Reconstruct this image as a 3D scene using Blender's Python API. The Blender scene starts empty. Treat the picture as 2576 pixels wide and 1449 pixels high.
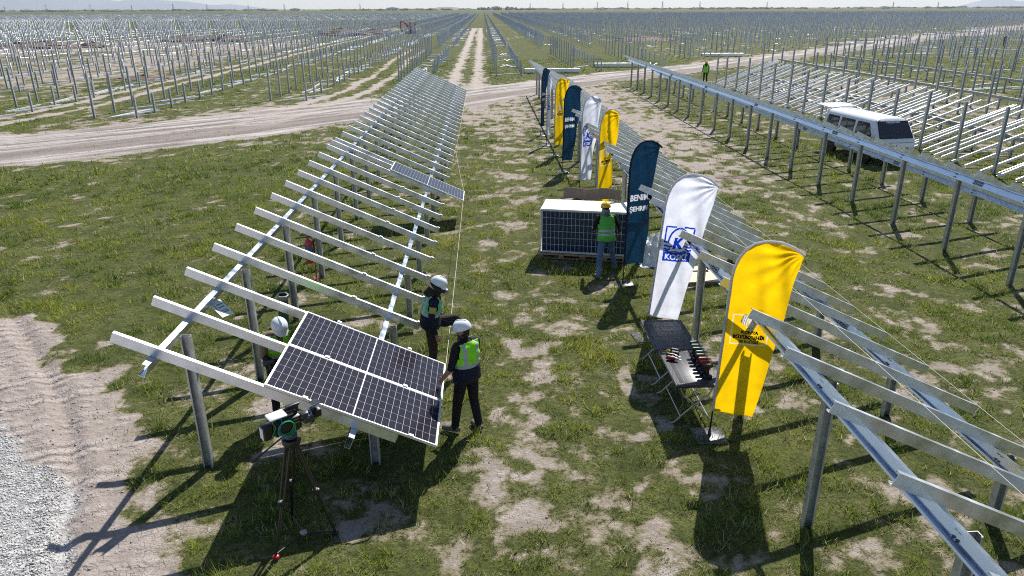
import bpy, bmesh, math, random
import numpy as np
from mathutils import Vector, Matrix, Euler
R = math.radians
rng = np.random.default_rng(7)
random.seed(7)
scene = bpy.context.scene
COL = scene.collection

# ------------------------------------------------------------------ camera
F_PX, PITCH, ROLL, YAW, CAM_H = 1817.3126, 0.36943, -0.0036, 0.0360, 5.9592
cam_d = bpy.data.cameras.new('camera'); cam = bpy.data.objects.new('camera', cam_d); COL.objects.link(cam)
cam_d.sensor_fit = 'HORIZONTAL'; cam_d.sensor_width = 36.0; cam_d.lens = 36.0 * F_PX / 2576.0
cam_d.clip_start = 0.1; cam_d.clip_end = 60000
fw = Vector((math.sin(YAW)*math.cos(PITCH), math.cos(YAW)*math.cos(PITCH), -math.sin(PITCH)))
rt0 = Vector((math.cos(YAW), -math.sin(YAW), 0)); up0 = rt0.cross(fw)
rt = math.cos(ROLL)*rt0 + math.sin(ROLL)*up0; up = -math.sin(ROLL)*rt0 + math.cos(ROLL)*up0
M = Matrix((rt, up, -fw)).transposed().to_4x4(); M.translation = Vector((0, 0, CAM_H))
cam.matrix_world = M
scene.camera = cam

# ------------------------------------------------------------------ light
SUN_AZ, SUN_EL = R(67.8), R(47.3)            # azimuth from +X towards +Y
sdir = Vector((math.cos(SUN_EL)*math.cos(SUN_AZ), math.cos(SUN_EL)*math.sin(SUN_AZ), math.sin(SUN_EL)))
world = bpy.data.worlds.new('World'); scene.world = world; world.use_nodes = True
wn = world.node_tree; wn.nodes.clear()
sky = wn.nodes.new('ShaderNodeTexSky'); sky.sky_type = 'NISHITA'; sky.sun_disc = False
sky.sun_elevation = SUN_EL; sky.sun_rotation = math.pi/2 - SUN_AZ
sky.air_density = 1.0; sky.dust_density = 0.6; sky.ozone_density = 2.0; sky.altitude = 1000
bg = wn.nodes.new('ShaderNodeBackground'); bg.inputs['Strength'].default_value = 0.084
wo = wn.nodes.new('ShaderNodeOutputWorld')
wn.links.new(sky.outputs[0], bg.inputs[0]); wn.links.new(bg.outputs[0], wo.inputs[0])
sun_d = bpy.data.lights.new('sun', 'SUN'); sun_d.energy = 5.0; sun_d.angle = R(0.53); sun_d.color = (1.0, 0.96, 0.90)
sun = bpy.data.objects.new('sun', sun_d); COL.objects.link(sun)
sun.rotation_euler = sdir.to_track_quat('Z', 'Y').to_euler()
scene.view_settings.view_transform = 'Standard'; scene.view_settings.look = 'None'
scene.view_settings.exposure = 0.50; scene.view_settings.gamma = 1.0
scene.view_settings.use_curve_mapping = False
scene.render.engine = 'CYCLES'
scene.cycles.max_bounces = 6; scene.cycles.diffuse_bounces = 3; scene.cycles.glossy_bounces = 3
scene.cycles.transmission_bounces = 4; scene.cycles.transparent_max_bounces = 6; scene.cycles.volume_bounces = 0
scene.cycles.use_denoising = False; scene.cycles.pixel_filter_type = 'BLACKMAN_HARRIS'; scene.cycles.filter_width = 1.05
scene.cycles.use_adaptive_sampling = False; scene.cycles.sample_clamp_indirect = 1.2
scene.cycles.caustics_reflective = False; scene.cycles.caustics_refractive = False

# ------------------------------------------------------------------ tags
def tag(o, label=None, cat=None, group=None, kind=None):
    if label: o['label'] = label
    if cat: o['category'] = cat
    if group: o['group'] = group
    if kind: o['kind'] = kind
    return o
def empty(name, loc=(0, 0, 0), rz=0.0):
    o = bpy.data.objects.new(name, None); COL.objects.link(o); o.location = loc; o.rotation_euler = (0, 0, rz)
    o.empty_display_size = 0.2
    return o
def put(name, mesh, parent=None, loc=None, rot=None):
    o = bpy.data.objects.new(name, mesh); COL.objects.link(o)
    if parent is not None: o.parent = parent
    if loc is not None: o.location = loc
    if rot is not None: o.rotation_euler = rot
    return o
def copy_tree(o, parent=None):
    c = o.copy(); COL.objects.link(c)
    if parent is not None: c.parent = parent
    for ch in list(o.children): copy_tree(ch, c)
    return c

# ------------------------------------------------------------------ mesh builder
class MB:
    def __init__(s): s.v = []; s.f = []; s.m = []
    def add(s, vs, fs, mi=0, T=None):
        b = len(s.v)
        for p in vs:
            p = Vector(p)
            s.v.append(tuple(T @ p) if T is not None else tuple(p))
        for f in fs: s.f.append([b+i for i in f]); s.m.append(mi)
        return s
    def box(s, c, d, mi=0, T=None, taper=1.0, bev=0.0):
        x, y, z = d[0]/2, d[1]/2, d[2]/2
        c = Vector(c)
        if bev > 0:
            b = min(bev, x*0.9, y*0.9, z*0.9)
            vs = []; 
            for sz in (-1, 1):
                k = taper if sz > 0 else 1
                for (ax, ay, az) in ((x-b, y-b, z), (x, y-b, z-b), (x-b, y, z-b)):
                    pass
            # simple chamfer: lower ring, mid rings, upper ring
            def ring(hx, hy, zz, bb): return [c+Vector(q+(zz,)) for q in ((hx, -hy+bb), (hx, hy-bb), (hx-bb, hy), (-hx+bb, hy), (-hx, hy-bb), (-hx, -hy+bb), (-hx+bb, -hy), (hx-bb, -hy))]
            rs = [ring(x-b, y-b, -z, b), ring(x, y, -z+b, b), ring(x*taper, y*taper, z-b, b), ring(x*taper-b, y*taper-b, z, b)]
            vs = [p for r_ in rs for p in r_]; fs = []
            for k in range(3):
                for i in range(8): fs.append((k*8+i, k*8+(i+1) % 8, (k+1)*8+(i+1) % 8, (k+1)*8+i))
            fs.append(tuple(range(7, -1, -1))); fs.append(tuple(range(24, 32)))
            return s.add(vs, fs, mi, T)
        vs = [c+Vector((sx*x*(taper if sz > 0 else 1), sy*y*(taper if sz > 0 else 1), sz*z)) for sz in (-1, 1) for sy in (-1, 1) for sx in (-1, 1)]
        return s.add(vs, [(0, 2, 3, 1), (4, 5, 7, 6), (0, 1, 5, 4), (2, 6, 7, 3), (0, 4, 6, 2), (1, 3, 7, 5)], mi, T)
    def tube(s, path, r, n=8, mi=0, T=None, cap=True):
        path = [Vector(p) for p in path]; m = len(path)
        rs = list(r) if hasattr(r, '__len__') else [r]*m
        vs = []; prev = None
        for i, p in enumerate(path):
            d = (path[min(i+1, m-1)]-path[max(i-1, 0)]).normalized()
            if prev is None:
                a = d.orthogonal().normalized()
            else:
                a = (prev - d*prev.dot(d))
                a = a.normalized() if a.length > 1e-6 else d.orthogonal().normalized()
            prev = a; b = d.cross(a)
            for k in range(n):
                t = 2*math.pi*k/n; vs.append(p+(a*math.cos(t)+b*math.sin(t))*rs[i])
        fs = []
        for i in range(m-1):
            for k in range(n): fs.append((i*n+k, i*n+(k+1) % n, (i+1)*n+(k+1) % n, (i+1)*n+k))
        if cap: fs.append(tuple(range(n-1, -1, -1))); fs.append(tuple((m-1)*n+k for k in range(n)))
        return s.add(vs, fs, mi, T)
    def lathe(s, prof, c=(0, 0, 0), n=16, mi=0, T=None, sx=1.0, sy=1.0):
        vs = []; c = Vector(c)
        for r_, z in prof:
            for k in range(n):
                t = 2*math.pi*k/n; vs.append(c+Vector((r_*sx*math.cos(t), r_*sy*math.sin(t), z)))
        fs = []
        for i in range(len(prof)-1):
            for k in range(n): fs.append((i*n+k, i*n+(k+1) % n, (i+1)*n+(k+1) % n, (i+1)*n+k))
        fs.append(tuple(range(n-1, -1, -1))); fs.append(tuple((len(prof)-1)*n+k for k in range(n)))
        return s.add(vs, fs, mi, T)
    def extrude(s, poly, p0, p1, ax, ay, mi=0, T=None):
        """polygon (a,b) pairs swept from p0 to p1; a along ax, b along ay"""
        p0, p1, ax, ay = Vector(p0), Vector(p1), Vector(ax), Vector(ay); n = len(poly)
        vs = [p0+ax*a+ay*b for a, b in poly]+[p1+ax*a+ay*b for a, b in poly]
        fs = [(i, (i+1) % n, n+(i+1) % n, n+i) for i in range(n)]
        fs.append(tuple(range(n-1, -1, -1))); fs.append(tuple(range(n, 2*n)))
        return s.add(vs, fs, mi, T)
    def prism(s, poly, y0, y1, mi=0, T=None):
        """(x,z) outline extruded along y"""
        return s.extrude(poly, (0, y0, 0), (0, y1, 0), (1, 0, 0), (0, 0, 1), mi, T)
    def mesh(s, name, mats, smooth=False, fixn=True):
        me = bpy.data.meshes.new(name)
        me.from_pydata([tuple(p) for p in s.v], [], s.f)
        mats = mats if isinstance(mats, (list, tuple)) else [mats]
        for m_ in mats: me.materials.append(m_)
        if len(mats) > 1: me.polygons.foreach_set('material_index', s.m)
        if fixn:
            bm = bmesh.new(); bm.from_mesh(me); bmesh.ops.recalc_face_normals(bm, faces=bm.faces[:]); bm.to_mesh(me); bm.free()
        if smooth:
            me.polygons.foreach_set('use_smooth', [True]*len(me.polygons))
            if smooth == 'auto': me.set_sharp_from_angle(angle=R(38))
        me.update()
        return me
    def build(s, name, mats, parent=None, smooth=False, loc=None, rot=None):
        return put(name, s.mesh(name, mats, smooth), parent, loc, rot)

def big_mesh(name, V, Fq, mat, tri=False):
    """numpy mesh: V (n,3), F (m,3|4)"""
    me = bpy.data.meshes.new(name); k = Fq.shape[1]
    me.vertices.add(len(V)); me.vertices.foreach_set('co', V.astype(np.float32).ravel())
    me.loops.add(Fq.size); me.loops.foreach_set('vertex_index', Fq.astype(np.int32).ravel())
    me.polygons.add(len(Fq)); me.polygons.foreach_set('loop_start', np.arange(0, Fq.size, k, dtype=np.int32))
    me.polygons.foreach_set('loop_total', np.full(len(Fq), k, dtype=np.int32))
    me.materials.append(mat); me.update(calc_edges=True)
    return me

# ------------------------------------------------------------------ noise in numpy
_perm = np.random.default_rng(11).random((256, 256))
def vnoise(x, y, seed=0):
    xi = np.floor(x).astype(np.int64); yi = np.floor(y).astype(np.int64); xf = x-xi; yf = y-yi
    u = xf*xf*(3-2*xf); v = yf*yf*(3-2*yf)
    def h(a, b): return _perm[(a+seed*37+b*17*(b % 3)) & 255, (b+seed*91+(a >> 8)*13) & 255]
    return (h(xi, yi)*(1-u)+h(xi+1, yi)*u)*(1-v)+(h(xi, yi+1)*(1-u)+h(xi+1, yi+1)*u)*v
def fbm(x, y, sc, octv=4, seed=0, gain=0.5):
    t = 0; a = 1; n = 0; f = 1/sc
    for i in range(octv):
        # rotate each octave to hide the lattice
        c, s_ = math.cos(0.6+i*1.1), math.sin(0.6+i*1.1)
        t = t+a*vnoise((x*c-y*s_)*f+i*31.7, (x*s_+y*c)*f-i*17.3, seed+i); n += a; a *= gain; f *= 2.03
    return t/n
def sstep(a, b, x):
    t = np.clip((x-a)/(b-a), 0, 1); return t*t*(3-2*t)
def seg_dist(x, y, pts):
    """distance to a polyline, signed offset (left positive) and interpolated third value"""
    best = np.full(x.shape, 1e9); sg = np.zeros(x.shape); wv = np.zeros(x.shape)
    for (x0, y0, w0), (x1, y1, w1) in zip(pts[:-1], pts[1:]):
        dx, dy = x1-x0, y1-y0; L2 = dx*dx+dy*dy
        t = np.clip(((x-x0)*dx+(y-y0)*dy)/L2, 0, 1)
        ex, ey = x-(x0+t*dx), y-(y0+t*dy); d = np.hypot(ex, ey); c = dx*ey-dy*ex
        k = d < best
        best = np.where(k, d, best); sg = np.where(k, np.sign(c)*d, sg); wv = np.where(k, w0+t*(w1-w0), wv)
    return best, sg, wv

# ------------------------------------------------------------------ materials
def mat(name, base=(.5, .5, .5), rough=.6, metal=0.0, spec=.5, noise=0.0, nscale=20.0, bump=0.0, bscale=60.0, coat=0.0, alpha=None, ndet=4.0, rvar=0.0, trans=0.0):
    m = bpy.data.materials.new(name); m.use_nodes = True; nt = m.node_tree; b = nt.nodes['Principled BSDF']
    b.inputs['Base Color'].default_value = (*base, 1); b.inputs['Roughness'].default_value = rough
    b.inputs['Metallic'].default_value = metal; b.inputs['Specular IOR Level'].default_value = spec
    b.inputs['Coat Weight'].default_value = coat; b.inputs['Coat Roughness'].default_value = 0.05
    if trans: b.inputs['Transmission Weight'].default_value = trans
    tc = None
    if noise or bump or rvar:
        tc = nt.nodes.new('ShaderNodeTexCoord')
    if noise or rvar:
        n = nt.nodes.new('ShaderNodeTexNoise'); n.inputs['Scale'].default_value = nscale; n.inputs['Detail'].default_value = ndet
        nt.links.new(tc.outputs['Object'], n.inputs['Vector'])
        if noise:
            r_ = nt.nodes.new('ShaderNodeMapRange'); r_.inputs['From Min'].default_value = .25; r_.inputs['From Max'].default_value = .75
            r_.inputs['To Min'].default_value = 1-noise; r_.inputs['To Max'].default_value = 1+noise
            nt.links.new(n.outputs['Fac'], r_.inputs['Value'])
            mx = nt.nodes.new('ShaderNodeVectorMath'); mx.operation = 'SCALE'; mx.inputs[0].default_value = base
            nt.links.new(r_.outputs['Result'], mx.inputs['Scale']); nt.links.new(mx.outputs['Vector'], b.inputs['Base Color'])
        if rvar:
            r2 = nt.nodes.new('ShaderNodeMapRange'); r2.inputs['From Min'].default_value = .3; r2.inputs['From Max'].default_value = .7
            r2.inputs['To Min'].default_value = max(.02, rough-rvar); r2.inputs['To Max'].default_value = min(1, rough+rvar)
            nt.links.new(n.outputs['Fac'], r2.inputs['Value']); nt.links.new(r2.outputs['Result'], b.inputs['Roughness'])
    if bump:
        n2 = nt.nodes.new('ShaderNodeTexNoise'); n2.inputs['Scale'].default_value = bscale; n2.inputs['Detail'].default_value = 3
        bp = nt.nodes.new('ShaderNodeBump'); bp.inputs['Strength'].default_value = bump; bp.inputs['Distance'].default_value = .02
        nt.links.new(tc.outputs['Object'], n2.inputs['Vector']); nt.links.new(n2.outputs['Fac'], bp.inputs['Height']); nt.links.new(bp.outputs['Normal'], b.inputs['Normal'])
    return m
m_galv = mat('galvanized_bright', (.70, .72, .74), .33, .78, noise=.20, nscale=5, rvar=.12, ndet=8)
m_rail = mat('galvanized_rail', (.60, .66, .74), .24, .95, noise=.10, nscale=6, rvar=.08)  # base tinted blue: sky reflection put into the steel colour
m_zinc = mat('galvanized_post', (.50, .51, .50), .42, .45, noise=.22, nscale=7, rvar=.10)
m_fpost = mat('galvanized_field_post', (.58, .59, .60), .45, .30, noise=.18, nscale=3, rvar=.1)
m_loose = mat('loose_profile_zinc', (.80, .81, .82), .38, .35, noise=.1, nscale=5)
m_bolt = mat('bolt_steel', (.30, .31, .33), .35, .9)
m_alu = mat('aluminium_frame', (.78, .79, .80), .35, .55, noise=.04, nscale=10)
m_back = mat('panel_backsheet', (.55, .55, .60), .35, 0)
m_cell = mat('silicon_cell', (.020, .018, .027), .16, 0, spec=.16, noise=.35, nscale=160, ndet=2)
m_cell2 = mat('poly_cell', (.014, .032, .080), .16, 0, spec=.3, noise=.5, nscale=6, ndet=5)
m_bus = mat('silver_ribbon', (.75, .75, .78), .3, .6)
m_black = mat('black_plastic', (.012, .012, .013), .38, 0, noise=.2, nscale=30)
m_rubber = mat('black_rubber', (.02, .02, .02), .8)
m_blacksteel = mat('black_painted_steel', (.045, .048, .055), .35, .1, noise=.25, nscale=25, rvar=.1)
m_wood = mat('pallet_wood', (.40, .28, .17), .8, noise=.3, nscale=12, bump=.2, bscale=40)
m_card = mat('brown_cardboard', (.36, .25, .16), .85, noise=.12, nscale=6)
m_card2 = mat('pale_cardboard', (.66, .56, .42), .85, noise=.08, nscale=4)
m_film = mat('plastic_film', (.70, .72, .72), .25, 0, noise=.25, nscale=8, coat=.5, bump=.3, bscale=18)
m_white = mat('white_plastic', (.80, .80, .80), .4, noise=.04, nscale=20)
m_red = mat('red_paint', (.52, .025, .03), .35, 0, coat=.3, noise=.1, nscale=10)
m_blue = mat('blue_print', (.03, .12, .42), .5)
m_green = mat('dark_green_paint', (.025, .075, .055), .45, noise=.2, nscale=10)
m_string = mat('white_string', (.75, .73, .68), .9)
m_gcable = mat('green_cable', (.03, .40, .13), .4); m_bcable = mat('blue_cable', (.03, .13, .55), .4)
m_table = mat('dark_grey_plastic', (.035, .035, .042), .40, 0, noise=.15, nscale=30)
m_tleg = mat('grey_tube', (.35, .36, .37), .35, .6)
m_yel = mat('yellow_fluoro', (.72, .66, .02), .5)
m_teal = mat('teal_plastic', (.03, .13, .10), .45)
m_paper = mat('white_paper', (.80, .80, .78), .7, noise=.03, nscale=6)
m_pgreen = mat('green_print', (.03, .30, .16), .7)
def cloth(name, base, tr=.35, nz=.06, spec_rough=.75):
    m = bpy.data.materials.new(name); m.use_nodes = True; nt = m.node_tree; nt.nodes.clear()
    out = nt.nodes.new('ShaderNodeOutputMaterial'); mix = nt.nodes.new('ShaderNodeMixShader'); mix.inputs[0].default_value = tr
    d = nt.nodes.new('ShaderNodeBsdfPrincipled'); d.inputs['Roughness'].default_value = spec_rough; d.inputs['Specular IOR Level'].default_value = .25
    t = nt.nodes.new('ShaderNodeBsdfTranslucent')
    tc = nt.nodes.new('ShaderNodeTexCoord'); n = nt.nodes.new('ShaderNodeTexNoise'); n.inputs['Scale'].default_value = 5; n.inputs['Detail'].default_value = 5
    r_ = nt.nodes.new('ShaderNodeMapRange'); r_.inputs['From Min'].default_value = .3; r_.inputs['From Max'].default_value = .7
    r_.inputs['To Min'].default_value = 1-nz; r_.inputs['To Max'].default_value = 1+nz
    mx = nt.nodes.new('ShaderNodeVectorMath'); mx.operation = 'SCALE'; mx.inputs[0].default_value = base
    nt.links.new(tc.outputs['Object'], n.inputs['Vector']); nt.links.new(n.outputs['Fac'], r_.inputs['Value']); nt.links.new(r_.outputs['Result'], mx.inputs['Scale'])
    nt.links.new(mx.outputs['Vector'], d.inputs['Base Color']); nt.links.new(mx.outputs['Vector'], t.inputs['Color'])
    nt.links.new(d.outputs[0], mix.inputs[1]); nt.links.new(t.outputs[0], mix.inputs[2]); nt.links.new(mix.outputs[0], out.inputs[0])
    # fine weave
    n2 = nt.nodes.new('ShaderNodeTexNoise'); n2.inputs['Scale'].default_value = 28; bp = nt.nodes.new('ShaderNodeBump'); bp.inputs['Strength'].default_value = .12; bp.inputs['Distance'].default_value = .02
    nt.links.new(tc.outputs['Object'], n2.inputs['Vector']); nt.links.new(n2.outputs['Fac'], bp.inputs['Height']); nt.links.new(bp.outputs[0], d.inputs['Normal'])
    return m
m_fyel = cloth('yellow_flag_cloth', (.95, .755, .04), .80)
m_fwhite = cloth('white_flag_cloth', (.86, .87, .92), .80)
m_fblue = cloth('petrol_flag_cloth', (.055, .165, .265), .66)
m_hem = cloth('grey_hem', (.84, .84, .90), .65)
m_lime = cloth('lime_vest', (.33, .90, .04), .15, .08)
m_vgreen = cloth('green_vest', (.14, .55, .09), .15, .08)
m_mint = cloth('mint_vest', (.17, .62, .30), .15, .08)
m_refl = mat('reflective_tape', (.42, .45, .50), .5, .2)
m_navy = cloth('navy_cloth', (.010, .013, .028), 0.02, .25)
m_blackc = cloth('black_cloth', (.010, .010, .012), 0.02, .25)
m_jean = cloth('denim', (.09, .15, .26), 0.02, .30)
m_brownc = cloth('brown_cloth', (.035, .025, .020), 0.02, .25)
m_khaki = cloth('khaki_cloth', (.22, .17, .11), 0.02, .2)
m_camo = cloth('grey_scarf', (.22, .22, .20), 0.02, .8)
m_mustard = cloth('mustard_cloth', (.50, .38, .12), 0.02, .1)
m_skin = mat('skin', (.36, .19, .13), .55, noise=.1, nscale=30)
m_hair = mat('dark_hair', (.012, .009, .008), .6)
m_helm = mat('white_helmet', (.78, .79, .82), .28, 0, coat=.4, noise=.03, nscale=20)
m_helmy = mat('yellow_helmet', (.85, .50, .01), .3, 0, coat=.4)
m_shoe = mat('work_shoe', (.13, .12, .115), .75, noise=.4, nscale=40)
m_tan = mat('tan_boot', (.42, .26, .18), .75, noise=.15, nscale=20)
m_vanw = mat('van_white_paint', (.82, .83, .84), .28, 0, coat=.6, noise=.03, nscale=3)
m_glass = mat('dark_glass', (.012, .014, .016), .06, 0, spec=.6, coat=.5)
m_lamp = mat('lamp_glass', (.60, .62, .62), .15, .2, coat=.5)
m_orange = mat('orange_lens', (.65, .20, .02), .3)
m_exc = mat('excavator_orange', (.42, .07, .03), .5, noise=.2, nscale=2)

# ================================================================== GROUND
ROAD = [(-70, 18, 5.2), (-40, 27.5, 5.0), (-22, 34.2, 4.6), (-14, 41, 4.3), (-7, 48, 4.0), (-.1, 56.5, 3.3), (8, 65, 2.8), (18, 75.5, 2.8), (33, 91, 2.8), (60, 120, 3.2), (80, 143, 3.4), (103, 167, 3.6), (150, 215, 4), (260, 330, 5), (420, 480, 6)]
TRACK = [(-1.6, 57, 2.3), (-1.7, 76, 2.1), (-1.7, 124, 1.7), (-2.0, 330, 1.9), (-2.0, 700, 2)]
LRUT = [(-60, 14, 1), (-34, 30, 1), (-28.0, 40, 1), (-27.2, 50, 1), (-27.4, 90, 1), (-27.6, 160, 1), (-27, 320, 1)]
LRUT2 = [(-13.0, 42, 1), (-11.0, 50, 1), (-9.6, 60, 1), (-9.9, 76, 1), (-10.4, 120, 1)]
def fields(x, y):
    """all ground-cover masks, in metres on the ground plane"""
    n1 = fbm(x, y, 3.2, 4, 1); n2 = fbm(x, y, .55, 3, 5); n3 = fbm(x, y, 14, 3, 9)
    n4 = fbm(x, y, 1.1, 3, 3)
    n5 = fbm(x, y, .22, 2, 7)
    cov = .775+(n1-.5)*.35+(n2-.5)*1.15+(n4-.5)*.55+(n5-.5)*.9+(n3-.5)*.3
    # far left meadow is denser, near lane thinner
    cov += .16*sstep(-3, -7, x)*sstep(9, 15, y)*sstep(36, 28, y)
    # worn lane between the racks
    lane = np.exp(-((x-.95)/.85)**2)*sstep(6, 9, y)*sstep(40, 34, y)
    cov -= lane*.20
    cov -= .05*sstep(11, 7, y)*sstep(-3.5, -1, x)*sstep(3, 1.5, x)
    # strip between the second and third rack, worn to soil further back
    soil = sstep(5.8, 7.4, x)*sstep(12.6, 10.8, x)*sstep(20, 27, y)*sstep(66, 58, y)
    cov -= soil*.36
    soil2 = sstep(-3.2, -.8, x)*sstep(10, 7, x)*sstep(33, 42, y)*sstep(62, 56, y)
    cov -= soil2*.36
    soil3 = sstep(15.5, 21, x)*sstep(38, 30, x)*sstep(33, 42, y)*sstep(72, 60, y)
    cov -= soil3*.32
    far_l = sstep(-28, -36, x)*sstep(50, 62, y)*sstep(190, 120, y)
    cov -= far_l*(.30+.8*(fbm(x, y, 22, 2, 21)-.45))
    cov += .22*sstep(60, 75, y)*sstep(-13, -11, x)*sstep(28, 22, x)*sstep(180, 120, y)
    road, rs, rw = seg_dist(x, y, ROAD)
    wob = (fbm(x, y, 4, 3, 14)-.5)*2.6
    rmask = sstep(1.15, .80, (road+wob)/rw)
    cov -= rmask*1.6+.25*sstep(1.9, 1.0, (road+wob)/rw)
    # lower lane of the road on the left
    tr, ts, tw = seg_dist(x, y, TRACK)
    rut = np.exp(-((np.abs(ts)-1.05)/.55)**2)*sstep(57, 60, y)
    midd = sstep(1.2, .9, tr/tw)*sstep(57, 60, y)
    cov -= rut*.80+midd*.22
    rut_all = rut
    for L, hw in ((LRUT, 1.1), (LRUT2, .95)):
        d, s_, w_ = seg_dist(x+(fbm(x, y, 9, 2, 33)-.5)*1.4, y, L)
        r_ = np.exp(-((np.abs(s_)-hw)/.42)**2)
        cov -= r_*.85; rut_all = np.maximum(rut_all, r_*.8)
    # bare corner at the lower left with the gravel apron
    e, es, _ = seg_dist(x, y, [(-30, 17.5, 0), (-14, 15.6, 0), (-9.6, 14.2, 0), (-6.9, 11.3, 0), (-5.7, 9.9, 0), (-4.6, 8.0, 0), (-3.3, 6.4, 0), (-2.5, 4, 0)])
    bare = sstep(-.5, .5, -es+(fbm(x, y, 1.1, 3, 41)-.5)*2.0)
    bare = np.where(y < 19, bare, 0)
    cov -= bare*1.1
    g, gs, _ = seg_dist(x, y, [(-9.0, 11.2, 0), (-7.2, 9.5, 0), (-6.2, 8.72, 0), (-5.35, 7.75, 0), (-4.95, 7.0, 0), (-4.6, 6.2, 0), (-4.5, 4.0, 0)])
    gravel = sstep(-.10, .10, -gs+(fbm(x, y, .7, 3, 51)-.5)*.5)*(y < 12)
    cov -= gravel*1.5
    cov = np.where(y > 250, .72+(n3-.5)*.5-rmask, cov)
    return np.clip(cov, 0, 1.15), rmask, rut_all, bare, gravel, rs
def ground_z(x, y):
    near = sstep(60, 20, np.hypot(x, y))
    z = ((fbm(x, y, 1.6, 3, 61)-.5)*.05+(fbm(x, y, .35, 2, 66)-.5)*.022)*near
    d_ = np.minimum(seg_dist(x, y, [(-11, 15.6, 0), (-8.6, 12.6, 0), (-6.9, 10.5, 0), (-5.7, 8.5, 0), (-4.9, 6.6, 0), (-4.4, 5, 0)])[0], seg_dist(x, y, [(-12.5, 14.6, 0), (-9.6, 12.0, 0), (-8.2, 10.8, 0)])[0])
    z = z-.055*np.exp(-(d_/.10)**2)+.03*np.exp(-((d_-.26)/.12)**2)
    return z
def spaced(a, lim, s0, k1, b1, k2):
    out = [a]; v = a
    while v < lim:
        d = max(s0, k1*abs(v)) if abs(v) < b1 else k2*abs(v)
        v += d; out.append(v)
    return out
ys = [-400, -60, -10, 0, 3]+spaced(4.0, 17500, .10, .0085, 150, .06)
xp = spaced(.05, 17500, .10, .0105, 90, .07)
xs = [-v for v in xp[::-1]]+xp
X, Y = np.meshgrid(np.array(xs), np.array(ys))
cov, rmask, rut, bare, gravel, rs = fields(X, Y)
Z = ground_z(X, Y)-.03*rut-.02*rmask*(np.sin(rs*2.6)**2)*sstep(120, 60, Y)
nx, ny = len(xs), len(ys)
idx = np.arange(nx*ny).reshape(ny, nx)
Fq = np.stack([idx[:-1, :-1].ravel(), idx[:-1, 1:].ravel(), idx[1:, 1:].ravel(), idx[1:, :-1].ravel()], 1)

mg = bpy.data.materials.new('field_ground'); mg.use_nodes = True; nt = mg.node_tree; N = nt.nodes; Lk = nt.links
pb = N['Principled BSDF']; pb.inputs['Roughness'].default_value = .95; pb.inputs['Specular IOR Level'].default_value = .15
tc = N.new('ShaderNodeTexCoord')
def tex(scale, det=5, rough=.6, dist=0.0, vec=None):
    n = N.new('ShaderNodeTexNoise'); n.inputs['Scale'].default_value = scale; n.inputs['Detail'].default_value = det; n.inputs['Roughness'].default_value = rough
    n.inputs['Distortion'].default_value = dist
    Lk.new(vec if vec is not None else tc.outputs['Object'], n.inputs['Vector']); return n.outputs['Fac']
def attr(nm):
    a = N.new('ShaderNodeAttribute'); a.attribute_name = nm; return a.outputs['Fac']
def mth(op, a, b=None, c=None):
    n = N.new('ShaderNodeMath'); n.operation = op
    for i, q in enumerate((a, b, c)):
        if q is None: continue
        if isinstance(q, (int, float)): n.inputs[i].default_value = q
        else: Lk.new(q, n.inputs[i])
    return n.outputs[0]
def ramp(v, a, b, ta=0, tb=1):
    n = N.new('ShaderNodeMapRange'); n.interpolation_type = 'SMOOTHSTEP'
    n.inputs['From Min'].default_value = a; n.inputs['From Max'].default_value = b; n.inputs['To Min'].default_value = ta; n.inputs['To Max'].default_value = tb
    Lk.new(v, n.inputs['Value']); return n.outputs['Result']
def mixc(f, a, b):
    n = N.new('ShaderNodeMix'); n.data_type = 'RGBA'
    if isinstance(f, (int, float)): n.inputs['Factor'].default_value = f
    else: Lk.new(f, n.inputs['Factor'])
    for k, q in (('A', a), ('B', b)):
        sock = [s for s in n.inputs if s.name == k and s.type == 'RGBA'][0]
        if isinstance(q, tuple): sock.default_value = (*q, 1)
        else: Lk.new(q, sock)
    return [s for s in n.outputs if s.type == 'RGBA'][0]
a_cov, a_road, a_rut, a_bare, a_grav, a_ru = (attr(k) for k in ('cover', 'road', 'rut', 'bare', 'gravel', 'roadu'))
nf = tex(9, 6, .7); nm = tex(1.7, 5, .6); nff = tex(42, 4, .7)
cmb = N.new('ShaderNodeCombineXYZ'); Lk.new(mth('MULTIPLY', a_ru, 1.0), cmb.inputs[0])
sep = N.new('ShaderNodeSeparateXYZ'); Lk.new(tc.outputs['Object'], sep.inputs[0])
Lk.new(mth('MULTIPLY', mth('ADD', sep.outputs[0], sep.outputs[1]), .05), cmb.inputs[1])
streak = tex(1.3, 5, .7, 0, cmb.outputs[0])
soil = mixc(ramp(nm, .3, .7), (.285, .240, .210), (.46, .405, .365))
soil = mixc(ramp(nf, .42, .75, 0, .65), soil, (.20, .160, .137))
soil = mixc(ramp(tex(3.3, 4), .58, .75, 0, .5), soil, (.50, .44, .40))
soil = mixc(ramp(nff, .50, .66, 0, .45), soil, (.16, .125, .10))
streak2 = tex(4.6, 5, .75, 0, cmb.outputs[0])
roadc = mixc(ramp(streak, .40, .58), (.19, .158, .138), (.55, .51, .475))
roadc = mixc(ramp(streak2, .45, .62, 0, .55), roadc, (.22, .178, .153))
roadc = mixc(mth('MULTIPLY', ramp(a_ru, -.3, -1.3, 0, .75), ramp(a_ru, -3.4, -2.6)), roadc, (.20, .16, .137))
roadc = mixc(ramp(nf, .4, .8, 0, .4), roadc, (.58, .535, .50))
soil = mixc(a_road, soil, roadc)
soil = mixc(mth('MULTIPLY', a_rut, .55), soil, (.50, .43, .385))
soil = mixc(mth('MULTIPLY', a_bare, .35), soil, (.40, .340, .305))
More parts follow.
